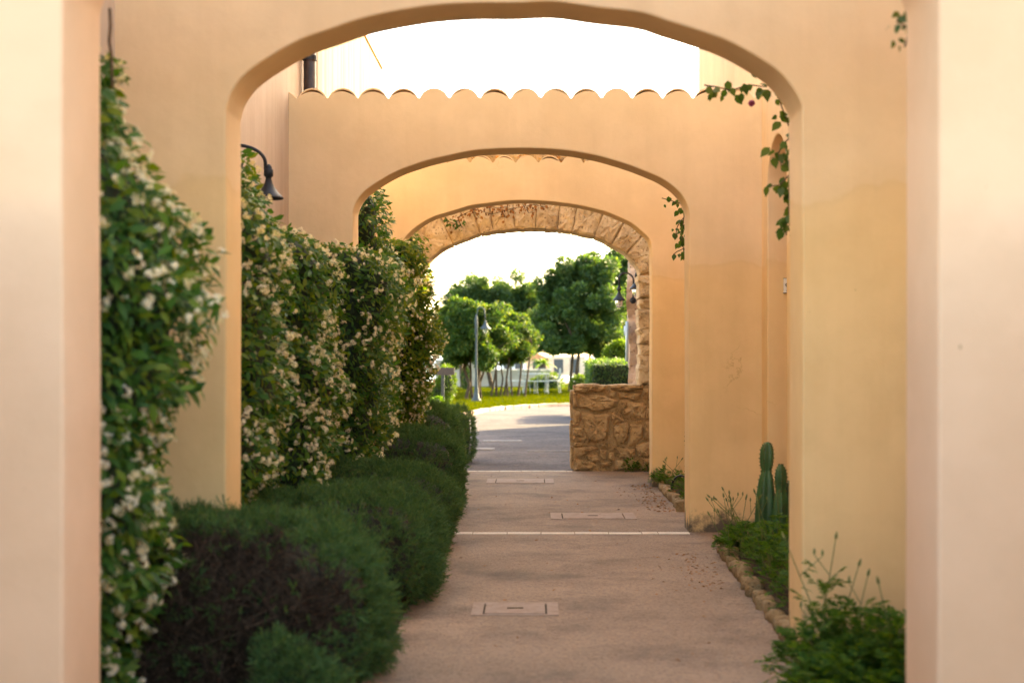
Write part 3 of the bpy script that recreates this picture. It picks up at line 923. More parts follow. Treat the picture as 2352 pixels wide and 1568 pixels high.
# rock-faced building corner beyond the arch
RC = empty("rock_building", (3, 25, 0), "grey pink rock-faced building corner beyond the stone arch, carrying the lanterns", "building")
def rock_prism(foot, h, parent, name, mat, amp, seg=.16, seed=0):
    pts = []
    for (a, b) in zip(foot, foot[1:] + foot[:1]):
        a = Vector(a); b = Vector(b); k = max(1, int((b-a).length/seg))
        pts += [a + (b-a)*(j/k) for j in range(k)]
    n = len(pts); nzs = int(h/seg); vs = []; fs = []
    c = sum(pts, Vector((0,0)))/n
    for k in range(nzs+1):
        z = h*k/nzs
        for p in pts:
            q = Vector((p.x, p.y, z))
            d = amp*(nz(q*Vector((1,1,.6)) if False else (q.x,q.y,q.z*.7), 1.3, seed) + .6*nz(q, 4, seed+3) + .3*nz(q, 9, seed+5))
            o = (p-c).normalized()*d
            vs.append((p.x+o.x, p.y+o.y, z))
    for k in range(nzs):
        for i in range(n):
            j = (i+1) % n
            fs.append((k*n+i, k*n+j, (k+1)*n+j, (k+1)*n+i))
    fs.append(tuple(range(nzs*n, nzs*n+n)))
    o = mesh_obj(name, vs, fs, mat, parent)
    fix_normals(o); return o
rock_prism([(2.72,19.3),(5.0,19.3),(5.0,21.7),(2.72,21.8)], 5.4, RC, "rock_wall", M['rockface'], .10, .2, 8.0)
rock_prism([(1.50,22.05),(5.0,21.6),(5.0,30.5),(2.25,30.5)], 4.6, RC, "rock_wall", M['rockface'], .13, .13, 2.0)
rock_prism([(1.47,21.93),(1.95,21.8),(2.0,22.3),(1.6,22.4)], .98, RC, "rock_plinth", M['rockface'], .05, .1, 5.0)
BP = empty("pale_blue_pipe", (1.45, 22.2, 0), "pale blue pipe running up the left edge of the rock building", "pipe")
m = MB(); q = at(1440, 830, 21.9)
m.tube([(q.x, 21.95, q.z), (q.x+.005, 21.95, q.z+.62)], .022, 10); m.tube([(q.x-.012, 21.98, q.z+.40), (q.x-.012, 21.98, q.z+.55)], .03, 10); m.build("pipe", M['blue_pipe'], BP, smooth=True)

# ------------------------------------------------------------------ garden wall, houses and palm beyond the lawn
GW = empty("garden_wall", (-1, 60, 0), "low grey rendered garden wall behind the trees and white table", "wall")
def dbox(X0, Y0, X1, Y1, d, dep, ground=True):
    a = at(X0, Y0, d); b = at(X1, Y1, d)
    return (a.x, b.x, d, d+dep, 0.0 if ground else b.z, a.z)
m = MB(); m.box(*dbox(1000,826,1092,900,60,.3)); m.build("wall_length", M['garden_wall'], GW)
m = MB(); b = dbox(1096,851,1266,900,60,.3); m.box(*b); m.build("wall_length", M['garden_wall'], GW)
m = MB(); m.box(b[0], b[1], b[2]-.05, b[3]+.05, b[5]+.003, b[5]+.06); m.build("wall_cap", M['house_white'], GW)
def house(X0, Y0, X1, d, dep, mat, label, wins, roof=True):
    a = dbox(X0, Y0, X1, 900, d, dep)
    e = empty("far_house", ((a[0]+a[1])/2, d, 0), label, "house")
    m = MB(); m.box(*a); m.build("wall", mat, e)
    if roof:
        m = MB(); x0,x1,y0,y1,z = a[0]-.2,a[1]+.2,d-.2,d+dep+.2,a[5]+.003
        h = .22*(x1-x0)
        m.add([(x0,y0,z),(x1,y0,z),(x1,y1,z),(x0,y1,z),((x0+x1)/2,y0,z+h),((x0+x1)/2,y1,z+h)], [(0,1,4),(1,2,5,4),(2,3,5),(3,0,4,5),(0,3,2,1)])
        m.build("roof", M['terracotta'], e)
    for (u, v, w, h) in wins:
        x = a[0] + (a[1]-a[0])*u; z = a[5]*v
        m = MB(); m.box(x-w/2, x+w/2, d-.02, d+.05, z-h/2, z+h/2); m.build("window", M['window'], e)
house(1150, 806, 1206, 88, 6, M['house_white'], "white far house glimpsed between the thin tree trunks", [(.3,.55,.5,.8),(.75,.55,.5,.8)], False)
house(1262, 818, 1345, 92, 7, M['house'], "peach far house glimpsed between trunks right of the palm", [(.25,.5,.6,.9),(.7,.5,.6,.9)], False)
house(1206, 826, 1262, 96, 6, M['house'], "small peach far house glimpsed behind the palm trunk", [(.5,.5,.6,.8)], True)
PT = empty("palm_tree", at(1246, 890, 78) , "small sunlit palm tree behind the garden wall", "tree")
pb = at(1246, 880, 78)
m = MB(); m.tube([(pb.x, 78, -.1), (pb.x+.02, 78, .5), (pb.x, 78, at(0,835,78).z)], [.26,.2,.18], 9); m.build("trunk", M['bark'], PT)
rng = np.random.default_rng(8)
fr = MB()
for k in range(24):
    a = rng.uniform(0, 6.28); e0 = rng.uniform(.1,1.2); L = rng.uniform(.7,1.1)
    base = Vector((pb.x, 78, at(0,835,78).z)); d = Vector((math.cos(a)*math.cos(e0), math.sin(a)*math.cos(e0), math.sin(e0)))
    pr = None
    for j in range(7):
        t = j/6; p = base + d*L*t + Vector((0,0,-.55*t*t*L)); w = .14*(1-t)+.02
        s = Vector((-d.y, d.x, 0)).normalized()*w
        cur = (p - s - Vector((0,0,w*.5)), p, p + s - Vector((0,0,w*.5)))
        if pr: fr.add([*pr, *cur], [(0,1,4,3),(1,2,5,4)])
        pr = cur
fr.build("fronds", M['bush'], PT)
# ------------------------------------------------------------------ planting beds
def bed(name_pts, z, nm="flower_bed"):
    o = sheet(nm, name_pts, z, M['soil']); return o
bed([(-1.955,4.80),(-.78,4.80),(-.70,7.5),(-.72,12),(-.80,17.40),(-1.955,17.40)], .006)
bed([(1.33,7.04),(1.855,7.04),(1.855,10.5),(1.40,10.42)], .05)
bed([(1.40,13.02),(1.855,12.98),(1.855,15.33),(1.40,15.2)], .05)
bed([(1.13,4.80),(1.855,4.80),(1.855,6.66),(1.30,6.66)], .03)

# rough edging stones
def edging(pts, step, label, seed, group):
    r = random.Random(seed)
    for p, t in chain(pts, step):
        bm = bmesh.new(); bmesh.ops.create_icosphere(bm, subdivisions=2, radius=1)
        L = step*r.uniform(.38,.52); w = r.uniform(.038,.06); h = r.uniform(.036,.062); sd = r.uniform(0,50)
        for v in bm.verts:
            c = v.co.copy()
            c = Vector([math.copysign(abs(k)**.55, k) for k in c])
            k = 1 + .28*nz(c, 1.5, sd) + .14*nz(c, 5, sd)
            v.co = Vector((c.x*L*k, c.y*w*k, c.z*h*k))
        me = bpy.data.meshes.new("edging_stone"); bm.to_mesh(me); bm.free(); me.materials.append(M['edging'])
        me.polygons.foreach_set("use_smooth", [True]*len(me.polygons))
        o = bpy.data.objects.new("edging_stone", me); COL.objects.link(o)
        o.location = (p.x, p.y, h*.72); o.rotation_euler = (r.uniform(-.12,.12), r.uniform(-.1,.1), math.atan2(t.y,t.x)+r.uniform(-.15,.15))
        setp(o, label, "stone", group)
edging([(1.30,7.15),(1.33,8.4),(1.36,9.6),(1.40,10.35)], .225, "rough sandstone edging stone along the bed with the thick cactus", 21, "edging stones of the cactus bed")
edging([(1.395,15.1),(1.385,14.2),(1.40,13.1)], .30, "rounded sandstone edging stone along the far bed with the black hose", 22, "edging stones of the hose bed")
edging([(1.40,12.98),(1.75,12.96)], .18, "rounded edging stone at the near end of the hose bed, against the pier", 23, "end stones of the hose bed")
edging([(1.12,5.0),(1.17,5.6),(1.25,6.5)], .23, "edging stone half hidden under the weeds in the near right corner", 24, "edging stones of the near bed")

# ------------------------------------------------------------------ star jasmine on the left
CL = [flower_cluster(np.random.default_rng(40+i), 6+i) for i in range(3)]
def jasmine(label, outline, yc, b, xw, nleaf, nclus, seed, base_z=0.0, lsize=.075, cl=.05, stem=None, lmat='jasmine_leaf'):
    """outline: (X, Y) px of the right-hand silhouette from top to bottom, read at distance yc"""
    rng = np.random.default_rng(seed)
    P = sorted([(at(X, Y, yc).z, at(X - 150/yc, Y, yc).x) for X, Y in outline])
    zz = np.array([p[0] for p in P]); xx = np.array([p[1] for p in P])
    e = empty("star_jasmine", (xw+.1, yc, 0), label, "climbing plant")
    def surf(z, th, f):
        xr = np.interp(z, zz, xx) - xw
        am = .35 if seed == 6 else 1.0
        f = f * (1 + am*(.10*np.sin(z*7+seed)*np.cos(th*3+z*2) + .06*np.sin(z*17+th*5)))
        bb = b*np.clip(xr/.35, .3, 1.15)
        c = np.cos(th); s = np.sin(th)
        return np.stack([xw + xr*np.maximum(f*np.sign(c)*np.abs(c)**.8, 0.02), yc + bb*f*np.sign(s)*np.abs(s)**.8, z], axis=1)
    zlo, zhi = max(base_z, zz[0]), zz[-1]
    # solid core, its dark colour standing in for shade between the leaves
    nzr, nth = 26, 14; V = []
    for i in range(nzr+1):
        z = np.full(nth, zlo + (zhi-.06-zlo)*i/nzr); th = np.linspace(-1.75, 1.6, nth)
        V.append(surf(z, th, np.full(nth, .88 if seed == 6 else .82)))
    V = np.concatenate(V)
    F = [(i*nth+k, i*nth+k+1, (i+1)*nth+k+1, (i+1)*nth+k) for i in range(nzr) for k in range(nth-1)]
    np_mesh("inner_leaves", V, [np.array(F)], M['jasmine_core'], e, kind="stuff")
    # leaves; density follows the width at each height
    def sample(n, lo, hi):
        z = rng.uniform(zlo, zhi, n*3); w = np.interp(z, zz, xx) - xw
        keep = rng.uniform(0, 1, n*3) < np.clip(w/ (xx.max()-xw) + .12, 0, 1)
        z = z[keep][:n]; k = len(z)
        th = rng.uniform(-1.8, 1.5, k)
        f = rng.uniform(lo, hi, k)
        p = surf(z, th, f); p2 = surf(z, th, f+.05)
        nn = p2 - p; nn /= np.maximum(np.linalg.norm(nn, axis=1, keepdims=True), 1e-6)
        return p, nn
    nleaf = int(nleaf*1.45); pos, nn = sample(nleaf, .78, 1.03)
    k = len(pos)
    ax = nn*.55 + rnd_unit(rng, k)*.65 + np.array([0,0,-.35])
    up = nn*.8 + np.array([.1,-.25,.55]) + rnd_unit(rng, k)*.45
    scatter("leaves", LEAF, pos, frames(ax, up), rng.uniform(.55,1.25,k)*lsize*1.02, M[lmat], e, kind="stuff", sx=rng.uniform(.9,1.3,k))
    # flowers gather in drifts
    pos, nn = sample(nclus*7, .97, 1.08)
    dr = np.array([nz(p, 3.1, seed) + .35*nz(p, 8, seed+9) for p in pos])
    nclus = int(nclus*2.5); idx = np.argsort(-dr)[:int(nclus*1.9)]
    idx = rng.permutation(idx)[:nclus]
    third = np.array_split(idx, 3)
    VV = []; FF = {}
    off = 0
    for pr, ii in zip(CL, third):
        if len(ii) == 0: continue
        p = pos[ii]; n2 = nn[ii] + rnd_unit(rng, len(ii))*.35
        R = frames(rnd_unit(rng, len(ii)), n2)
        # cluster axis is local z
        L = np.asarray(pr[0])[None]*(rng.uniform(.6,1.2,len(ii))*cl*.86)[:,None,None]
        V = (np.einsum('nij,nkj->nki', R, np.repeat(L if L.shape[0]==len(ii) else np.repeat(L, len(ii), 0), 1, 0)) + p[:,None,:]).reshape(-1,3)
        f = (np.asarray(pr[1])[None] + (np.arange(len(ii))*len(pr[0]))[:,None,None]).reshape(-1,5) + off
        VV.append(V); FF.setdefault(5, []).append(f); off += len(V)
    if VV: np_mesh("flowers", np.concatenate(VV), [np.concatenate(FF[5])], M['petal'], e, kind="stuff")
    m = MB()
    for j in range(4):
        x = xw + .03 + .03*j; y = yc + (j-1.5)*b*.4
        pts = [(x + .03*nz((z*2,j,seed)), y + .06*nz((z*1.5,j+5,seed)), z) for z in np.linspace(0, zhi*(.9-.1*j), 9)]
        m.tube(pts, [.016*(1-.07*i) for i in range(9)], 5)
    if stem: m.tube(stem, .006, 5)
    m.build("stems", M['stem'], e)
    return e

V1 = [(262,112),(268,170),(280,230),(305,290),(335,350),(352,410),(400,440),(448,500),(470,560),(488,640),(490,700),(455,740),(420,780),(425,850),(455,885),(420,925),(390,960),(382,1020),(380,1080),(402,1130),(372,1190),(362,1240),(398,1310),(388,1350),(340,1400),(325,1470),(310,1520),(300,1640),(295,1760)]
jasmine("nearest blurred star jasmine climbing between the two front archway walls", V1, 5.45, .46, -1.94, 5200, 300, 1, lsize=.068, cl=.05,
        stem=[at(252,20,5.4), at(254,60,5.4), at(251,95,5.4), at(256,130,5.4), at(258,200,5.4)])
V2a = [(558,342),(578,362),(584,400),(604,440),(622,480),(645,520),(668,570),(672,650),(664,720),(655,800),(660,880),(650,960),(645,1040),(640,1090),(600,1130),(585,1180),(580,1230)]
jasmine("tall flowering star jasmine beside the second arch pier, under the left wall lamp", V2a, 8.1, .55, -1.94, 4200, 250, 2, lsize=.062, cl=.05)
V2b = [(662,520),(690,528),(722,545),(752,575),(778,620),(786,700),(782,780),(790,860),(783,930),(780,1000),(775,1050),(760,1100),(750,1150),(740,1200)]
jasmine("full star jasmine mound left of centre between the lamp and the third pier", V2b, 9.6, .55, -1.94, 4600, 270, 3, lsize=.062, cl=.048)
V2c = [(770,562),(800,564),(850,566),(885,578),(918,606),(932,660),(934,730),(925,800),(918,860),(900,915),(900,960),(890,1000),(880,1060)]
jasmine("broad star jasmine bulging round the left pier of the third archway", V2c, 11.0, .42, -1.94, 4600, 230, 4, lsize=.06, cl=.046)
V3 = [(872,432),(893,445),(906,480),(910,520),(905,560),(925,590),(930,640),(920,900),(900,990)]
jasmine("dark star jasmine peak rising behind the third archway's left haunch", V3, 12.8, .45, -1.94, 3800, 60, 5, lsize=.06, cl=.045)
V4 = [(948,556),(968,566),(983,595),(996,640),(1006,690),(1013,740),(1011,800),(1003,850),(998,890),(990,915),(975,950),(960,990)]
jasmine("sunlit star jasmine column with pale flowers against the garden view", V4, 14.55, .42, -1.94, 13000, 400, 6, lsize=.058, cl=.042, lmat='jasmine_sunlit_young')
V5 = [(955,530),(975,545),(986,575),(980,600),(975,700),(970,900)]
jasmine("small dark jasmine tuft behind the farthest archway's left haunch", V5, 16.4, .4, -1.94, 2200, 12, 7, lsize=.066, cl=.045)

# ------------------------------------------------------------------ clipped junipers along the left of the path
SPR = [juniper_spray(i) for i in range(3)]
def juniper(label, blobs, nspray, seed, bare=None, size=.085, twigs=90, group=None):
    rng = np.random.default_rng(seed)
    c0 = blobs[0]
    e = empty("juniper_shrub", (c0[0], c0[1], 0), label, "shrub", group)
    area = np.array([b[3]*b[4] + b[4]*b[5] + b[3]*b[5] for b in blobs]); area = area/area.sum()
    def inside(p, skip):
        r = np.zeros(len(p), bool)
        for i, b in enumerate(blobs):
            if i == skip: continue
            q = (p - np.array(b[:3]))/np.array(b[3:])
            r |= (np.sum(np.abs(q)**3, axis=1) < .72)
        return r
    def lump(p):
        return np.array([1 + .16*nz(q, 3.4, seed) + .12*nz(q, 8.0, seed+4) for q in p])
    pts = []; nrm = []
    for i, b in enumerate(blobs):
        n = int(nspray*area[i]*1.3)
        u = rnd_unit(rng, n)
        u = u/(np.sum(np.abs(u)**3, axis=1, keepdims=True))**(1/3)
        p = np.array(b[:3]) + u*np.array(b[3:])
        p = np.array(b[:3]) + (p - np.array(b[:3]))*lump(p)[:,None]*rng.uniform(.9,1.02,n)[:,None]
        ok = (p[:,2] > .01) & ~inside(p, i)
        pts.append(p[ok]); nn = np.sign(u)*np.abs(u)**2/np.array(b[3:]); nn /= np.linalg.norm(nn, axis=1, keepdims=True); nrm.append(nn[ok])
    pts = np.concatenate(pts); nrm = np.concatenate(nrm)
    if bare is not None:
        bm_ = np.array([bare(p, n_) for p, n_ in zip(pts, nrm)])
        bp, bn = pts[bm_], nrm[bm_]
        pts, nrm = pts[~bm_], nrm[~bm_]
    else: bp = None
    n = len(pts)
    for i, idx in enumerate(np.array_split(rng.permutation(n), 3)):
        k = len(idx)
        ax = nrm[idx]*.75 + rnd_unit(rng, k)*.55 + np.array([.0,0,.25])
        scatter("needle_sprays", SPR[i], pts[idx], frames(ax, rnd_unit(rng, k)), np.where(rng.uniform(0,1,k) < .04, rng.uniform(1.2,1.6,k), rng.uniform(.55,1.15,k))*size, M['juniper'], e, kind="stuff")
    # solid core, painted dark for the shade deep in the shrub
    V = []; F = []; off = 0
    for b in blobs:
        bm = bmesh.new(); bmesh.ops.create_icosphere(bm, subdivisions=3, radius=1)
        vs = []
        for v in bm.verts:
            p = Vector(b[:3]) + Vector((v.co.x*b[3], v.co.y*b[4], v.co.z*b[5]))*(.84/sum(abs(t)**3 for t in v.co)**(1/3))*(1 + .1*nz(v.co*2, 1, seed))
            p.z = max(p.z, 0.008); vs.append(p)
        F += [tuple(v.index + off for v in f.verts) for f in bm.faces]; V += vs; off += len(vs); bm.free()
    mesh_obj("twig_shade_core", V, F, M['juniper_core'], e, kind="stuff")
    # withered needle sprays where the shrub is bare
    if bp is not None and len(bp):
        idx = rng.permutation(len(bp))[:int(len(bp)*.5)]; k = len(idx)
        scatter("withered_sprays", SPR[1], bp[idx] - bn[idx]*rng.uniform(.0,.09,k)[:,None], frames(bn[idx]*.5 + rnd_unit(rng,k)*.8, rnd_unit(rng,k)), rng.uniform(.6,1.2,k)*size, M['twig'], e, kind="stuff")
    # bare twigs
    m = MB(); r = random.Random(seed)
    src = bp if bp is not None and len(bp) else pts
    sn = bn if bp is not None and len(bp) else nrm
    for j in range(twigs):
        i = r.randrange(len(src)); p = Vector(src[i])*1.0; nn = Vector(sn[i])
        inn = p - nn*.06
        t = Vector((r.gauss(0,1), r.gauss(0,1), r.gauss(.25,.8))); t = (t - nn*t.dot(nn)*.65).normalized()
        L = r.uniform(.10,.34); w = Vector((r.gauss(0,.03), r.gauss(0,.03), r.gauss(0,.03)))
        q = [inn - t*L*.5, inn - t*L*.15 + nn*.05 + w, inn + t*L*.2 + nn*.07 - w, inn + t*L*.55 + nn*.04 + w*1.5]
        q = [Vector((a.x, a.y, max(a.z, .01))) for a in q]
        rr_ = r.uniform(.0014,.0038)
        m.tube(q, [rr_, rr_*.9, rr_*.7, rr_*.3], 3, cap=False)
    m.build("dry_twigs", M['twig'], e, kind="stuff")
    return e
def bare1(p, n):
    X = 1221 + p[0]*FPX/p[1]; Y = 812 + (CAM_H - p[2])*FPX/p[1]
    k = 90*nz(p, 4, 3) + 40*nz(p, 14, 5)
    if nz(p, 21, 9) > .33: return False
    return (X + k < 790) and (Y + k > 1235 + max(0, (X-520))*.28) and n[1] < .35
juniper("nearest juniper shrub with a bare brown twiggy front, low in the left corner",
        [(-1.20,6.40,.26,.52,.62,.40),(-1.10,6.50,.20,.36,.48,.36),(-1.5,6.40,.28,.40,.60,.40)], 10500, 31, bare1, .075, 2400)
juniper("small green juniper tuft sprouting before the bare twigs in the near left corner",
        [(-.95,5.56,.06,.10,.10,.14),(-.99,5.56,.22,.045,.05,.09),(-.90,5.56,.16,.05,.06,.08),(-.82,5.58,.08,.06,.07,.10)], 1100, 32, None, .08, 30)
juniper("broad dark juniper mound in the row, second from the camera",
        [(-1.08,8.35,.25,.50,.62,.37),(-.94,8.75,.20,.36,.50,.32),(-1.42,8.3,.26,.36,.5,.33)], 9500, 33, None, .07, 60)
juniper("juniper mound in the row with a few dry twigs on top, third from the camera",
        [(-1.02,10.5,.25,.44,.55,.33),(-1.3,10.4,.27,.38,.5,.34)], 7500, 34, None, .07, 110)
juniper("rounded juniper dome in the middle of the row beside the nearer pale strip",
        [(-1.13,12.8,.30,.50,.62,.44),(-1.02,13.2,.22,.34,.5,.33)], 7500, 35, None, .07, 50)
juniper("brownish green juniper block under the sunlit jasmine column",
        [(-1.26,15.9,.36,.44,.75,.46),(-1.20,16.6,.32,.38,.5,.40)], 7500, 36, None, .07, 70)
juniper("farthest small bright juniper at the end of the row by the road",
        [(-1.02,18.9,.34,.24,.42,.38),(-1.15,18.6,.32,.28,.42,.36)], 3000, 37, None, .075, 10)

# ------------------------------------------------------------------ weeds, cactus, hose
def weed(label, x, y, z, rx, h, n, seed, group, stalks=3, sh=.3, leaf=.10, proto=LOBED, mat='weed'):
    rng = np.random.default_rng(seed)
    e = empty("weed_plant", (x, y, z), label, "plant", group)
    u = rng.uniform(0, 6.28, n); rr_ = np.sqrt(rng.uniform(0, 1, n)); hh = rng.uniform(.05, 1, n)**.8
    spread = rr_*rx*(1.1 - .45*hh)
    pos = np.stack([x + spread*np.cos(u), y + spread*np.sin(u), z + h*hh*(1-.35*rr_**2)], axis=1)
    ax = np.stack([np.cos(u)*.8, np.sin(u)*.8, rng.uniform(-.1,.9,n)], axis=1) + rnd_unit(rng, n)*.35
    up = np.stack([-np.cos(u)*.3, -np.sin(u)*.3, np.ones(n)], axis=1) + rnd_unit(rng, n)*.3
    scatter("leaves", proto, pos, frames(ax, up), rng.uniform(.6,1.25,n)*leaf, M[mat], e, kind="stuff")
    m = MB()
    for j in range(max(3, n//12)):
        i = rng.integers(n); p = Vector(pos[i]); b0 = Vector((x + rng.normal(0,.02), y + rng.normal(0,.02), z-.01))
        m.tube([b0, b0.lerp(p, .5) + Vector((0,0,.03)), p], [.0035,.003,.002], 4, cap=False)
    m.build("stems", M['weed_stalk'], e)
    if stalks:
        m = MB(); bud = MB()
        for j in range(stalks):
            b0 = Vector((x + rng.normal(0,rx*.4), y + rng.normal(0,rx*.4), z)); lean = Vector((rng.normal(-.02,.06), rng.normal(0,.05), 0)); H = h + sh*rng.uniform(.35,.75)
            p1 = b0 + lean*.5 + Vector((0,0,H*.55)); p2 = b0 + lean*2 + Vector((0,0,H))
            m.tube([b0, p1, p2], [.003,.0025,.0018], 4, cap=False)
            bud.lathe([(.001,0),(.007,.012),(.006,.026),(.001,.04)], p2, 6, (p2-p1).normalized())
            if rng.uniform() < .6:
                q = p1 + (p2-p1)*.4; s = q + Vector((rng.normal(0,.05), rng.normal(0,.03), .09)); m.tube([q, s], [.002,.0015], 4, cap=False)
                bud.lathe([(.001,0),(.006,.01),(.005,.02),(.001,.03)], s, 6)
        m.build("flower_stalks", M['weed_stalk'], e); bud.build("buds", M['weed_stalk'], e, kind="stuff")
    return e
rw = random.Random(9)
g1 = "weeds in the cactus bed"
for i, (x, y, rx, h, st) in enumerate([(1.50,10.15,.12,.16,5),(1.46,9.7,.16,.24,3),(1.62,9.35,.2,.33,2),(1.50,9.0,.18,.30,1),(1.64,8.7,.2,.36,0),(1.46,8.4,.16,.28,0),(1.56,8.0,.18,.32,1),(1.44,7.7,.13,.24,0),(1.6,7.5,.18,.3,0),(1.70,9.9,.14,.22,2),(1.40,10.05,.08,.10,5)]):
    weed("leafy green weed growing in the right-hand bed around the thick cactus", x, y, .05, rx, h, 120, 300+i, g1, st, .34, .085)
g2 = "weeds in the hose bed"
for i, (x, y, rx, h, st) in enumerate([(1.45,15.0,.13,.20,2),(1.55,14.6,.14,.18,1),(1.52,14.1,.12,.14,0),(1.55,13.6,.12,.12,1),(1.53,13.25,.11,.14,0),(1.36,15.2,.09,.12,0)]):
    weed("low green weed in the far right bed by the black hose", x, y, .05, rx, h, 90, 340+i, g2, st, .14, .07)
g3 = "weeds in the near right corner"
for i, (x, y, rx, h, st, n) in enumerate([(1.20,6.05,.17,.22,1,200),(1.42,6.1,.2,.33,2,260),(1.32,5.85,.16,.20,0,200),(1.50,5.9,.2,.30,1,260),(1.16,5.75,.13,.12,0,140),(1.36,5.6,.2,.16,0,220),(1.55,5.6,.2,.22,0,220)]):
    weed("blurred bushy green weed filling the lower right corner before the second pier", x, y, .03, rx, h, n, 360+i, g3, st, .28, .10)
weed("dark leafy weed stalk standing highest in the lower right corner", 1.27, 6.25, .03, .07, .50, 70, 380, None, 2, .22, .10)
weed("small green weed tuft at the foot of the low stone wall", 1.22, 17.36, .0, .10, .16, 130, 381, None, 0, .1, .06, LEAF4)
weed("tiny weed at the corner where the stone wall meets the golden pier", 1.42, 17.36, .0, .05, .10, 50, 382, None, 0, .1, .05, LEAF4)

def merge_weeds(roots, label):
    bm = bmesh.new(); done = 0
    for rt in roots:
        for ch in list(rt.children):
            bm.from_mesh(ch.data); bm.faces.ensure_lookup_table()
            mi = 0 if ch.name.startswith("leaves") else 1
            for k in range(done, len(bm.faces)): bm.faces[k].material_index = mi
            done = len(bm.faces)
            bpy.data.objects.remove(ch)
        bpy.data.objects.remove(rt)
    me = bpy.data.meshes.new("weeds"); bm.to_mesh(me); bm.free()
    me.materials.append(M['weed']); me.materials.append(M['weed_stalk'])
    o = bpy.data.objects.new("weeds", me); COL.objects.link(o)
    return setp(o, label, "weeds", None, "stuff")
def in_group(g): return [o for o in bpy.data.objects if o.get("group") == g]
merge_weeds(in_group(g1), "leafy green weeds filling the right-hand bed round the thick cactus")
merge_weeds(in_group(g2), "low green weeds in the far right bed by the black hose")
merge_weeds(in_group(g3), "blurred bushy green weeds filling the lower right corner before the second pier")

CT = empty("cactus", at(1765, 1215, 10.0), "thick dark green columnar cactus with two ribbed stems in the right bed", "cactus")
def cactus_stem(base, prof, parent, name="stem", ribs=5, lean=(0,0), ph=0.0):
    vs = []; n = ribs*6; rings = len(prof); bx, by, bz = base
    for (r, z) in prof:
        for k in range(n):
            th = 2*math.pi*k/n + ph
            w = .74 + .26*(abs(math.cos(th*ribs/2 - ph*ribs/2))**2.2)
            vs.append((bx + lean[0]*z + r*w*math.cos(th), by + lean[1]*z + r*w*math.sin(th), bz + z))
    fs = [(i*n+k, i*n+(k+1) % n, (i+1)*n+(k+1) % n, (i+1)*n+k) for i in range(rings-1) for k in range(n)]
    fs.append(tuple(range((rings-1)*n, rings*n)))
    st = mesh_obj(name, vs, fs, M['cactus'], parent, smooth=True)
    m = MB()
    for q in range(ribs):
        th = 2*math.pi*q/ribs + ph
        for (r, z), (r2, z2) in zip(prof[1:-1], prof[2:]):
            for t in (0, .5):
                rr2 = r + (r2-r)*t; zz2 = z + (z2-z)*t
                m.lathe([(.004,-.003),(.005,.002),(.001,.008)], (bx + lean[0]*zz2 + rr2*math.cos(th), by + lean[1]*zz2 + rr2*math.sin(th), bz+zz2), 5, (math.cos(th), math.sin(th), .3))
    m.build("spines", M['cactus_rib'], st, kind="stuff")
    return st
cb = at(1762, 1215, 10.0)
cactus_stem((cb.x-.02, 10.0, .03), [(.072,0),(.075,.12),(.074,.28),(.068,.42),(.054,.52),(.037,.575),(.034,.585),(.046,.62),(.052,.67),(.048,.73),(.034,.765),(.012,.785)], CT, ph=.35, lean=(.03,0))
cactus_stem((cb.x+.075, 9.88, .03), [(.062,0),(.064,.12),(.062,.28),(.052,.40),(.036,.45),(.033,.46),(.042,.50),(.045,.55),(.037,.60),(.016,.635),(.006,.64)], CT, ph=.9)
cactus_stem((cb.x+.15, 9.95, .03), [(.040,0),(.042,.2),(.034,.36),(.038,.42),(.034,.48),(.012,.52)], CT, ph=.1)
C2 = empty("cactus", at(1573, 1150, 12.9), "thin dark cactus stem just showing past the edge of the third pier", "cactus")
q = at(1578, 1000, 13.0)
cactus_stem((q.x+.005, 13.0, .04), [(.022,0),(.024,.15),(.020,.22),(.024,.32),(.020,.42),(.012,.47),(.018,.52),(.026,.60),(.022,.68),(.008,.73)], C2, ribs=4)
HS = empty("garden_hose", at(1556, 1110, 14.2), "black garden hose looping up out of the far right bed", "hose")
m = MB(); h0 = at(1545,1100,14.2); pts = []
for i in range(15):
    t = i/14; a = math.pi*(1.08 - 1.15*t)
    pts.append((h0.x + .062 + .075*math.cos(a) + .02*t, 14.2 - .25*t, .11 + .12*math.sin(a)))
pts = [(pts[0][0]-.01, 14.2, .03)] + pts + [(pts[-1][0]+.03, 13.9, .055)]
m.tube(pts, .011, 8); m.build("hose_loop", M['hose'], HS, smooth=True)

# ------------------------------------------------------------------ hanging creepers and dry vine
def creeper(label, paths, y, nper, seed, leaf=.06, mat='bougain', name="hanging_creeper", droop=.7, spread=.05):
    rng = np.random.default_rng(seed)
    e = empty(name, at(paths[0][0][0], paths[0][0][1], y), label, "creeper")
    m = MB(); pos = []; ax = []
    for pth in paths:
        q = [at(X, Y, y + rng.normal(0,.03)) for X, Y in pth]
        m.tube(q, [.004]*len(q), 4, cap=False)
        for a, b in zip(q[:-1], q[1:]):
            k = max(2, int(nper*(b-a).length))
            for t in rng.uniform(0, 1, k):
                p = a.lerp(b, t) + Vector(rng.normal(0, spread, 3))*.5
                pos.append(p); ax.append(Vector((rng.normal(0,.5), rng.normal(0,.5), -droop + rng.normal(0,.3))))
    m.build("stems", M['stem'], e, kind="stuff" if name == "dry_leaf_bits" else None)
    n = len(pos); pos = np.array([tuple(p) for p in pos]); ax = np.array([tuple(p) for p in ax])
    up = np.tile(np.array([0,-1,.25]), (n,1)) + rnd_unit(rng, n)*.6
    scatter("leaves", BROAD, pos, frames(ax, up), rng.uniform(.6,1.2,n)*leaf, M[mat], e, kind="stuff")
    return e
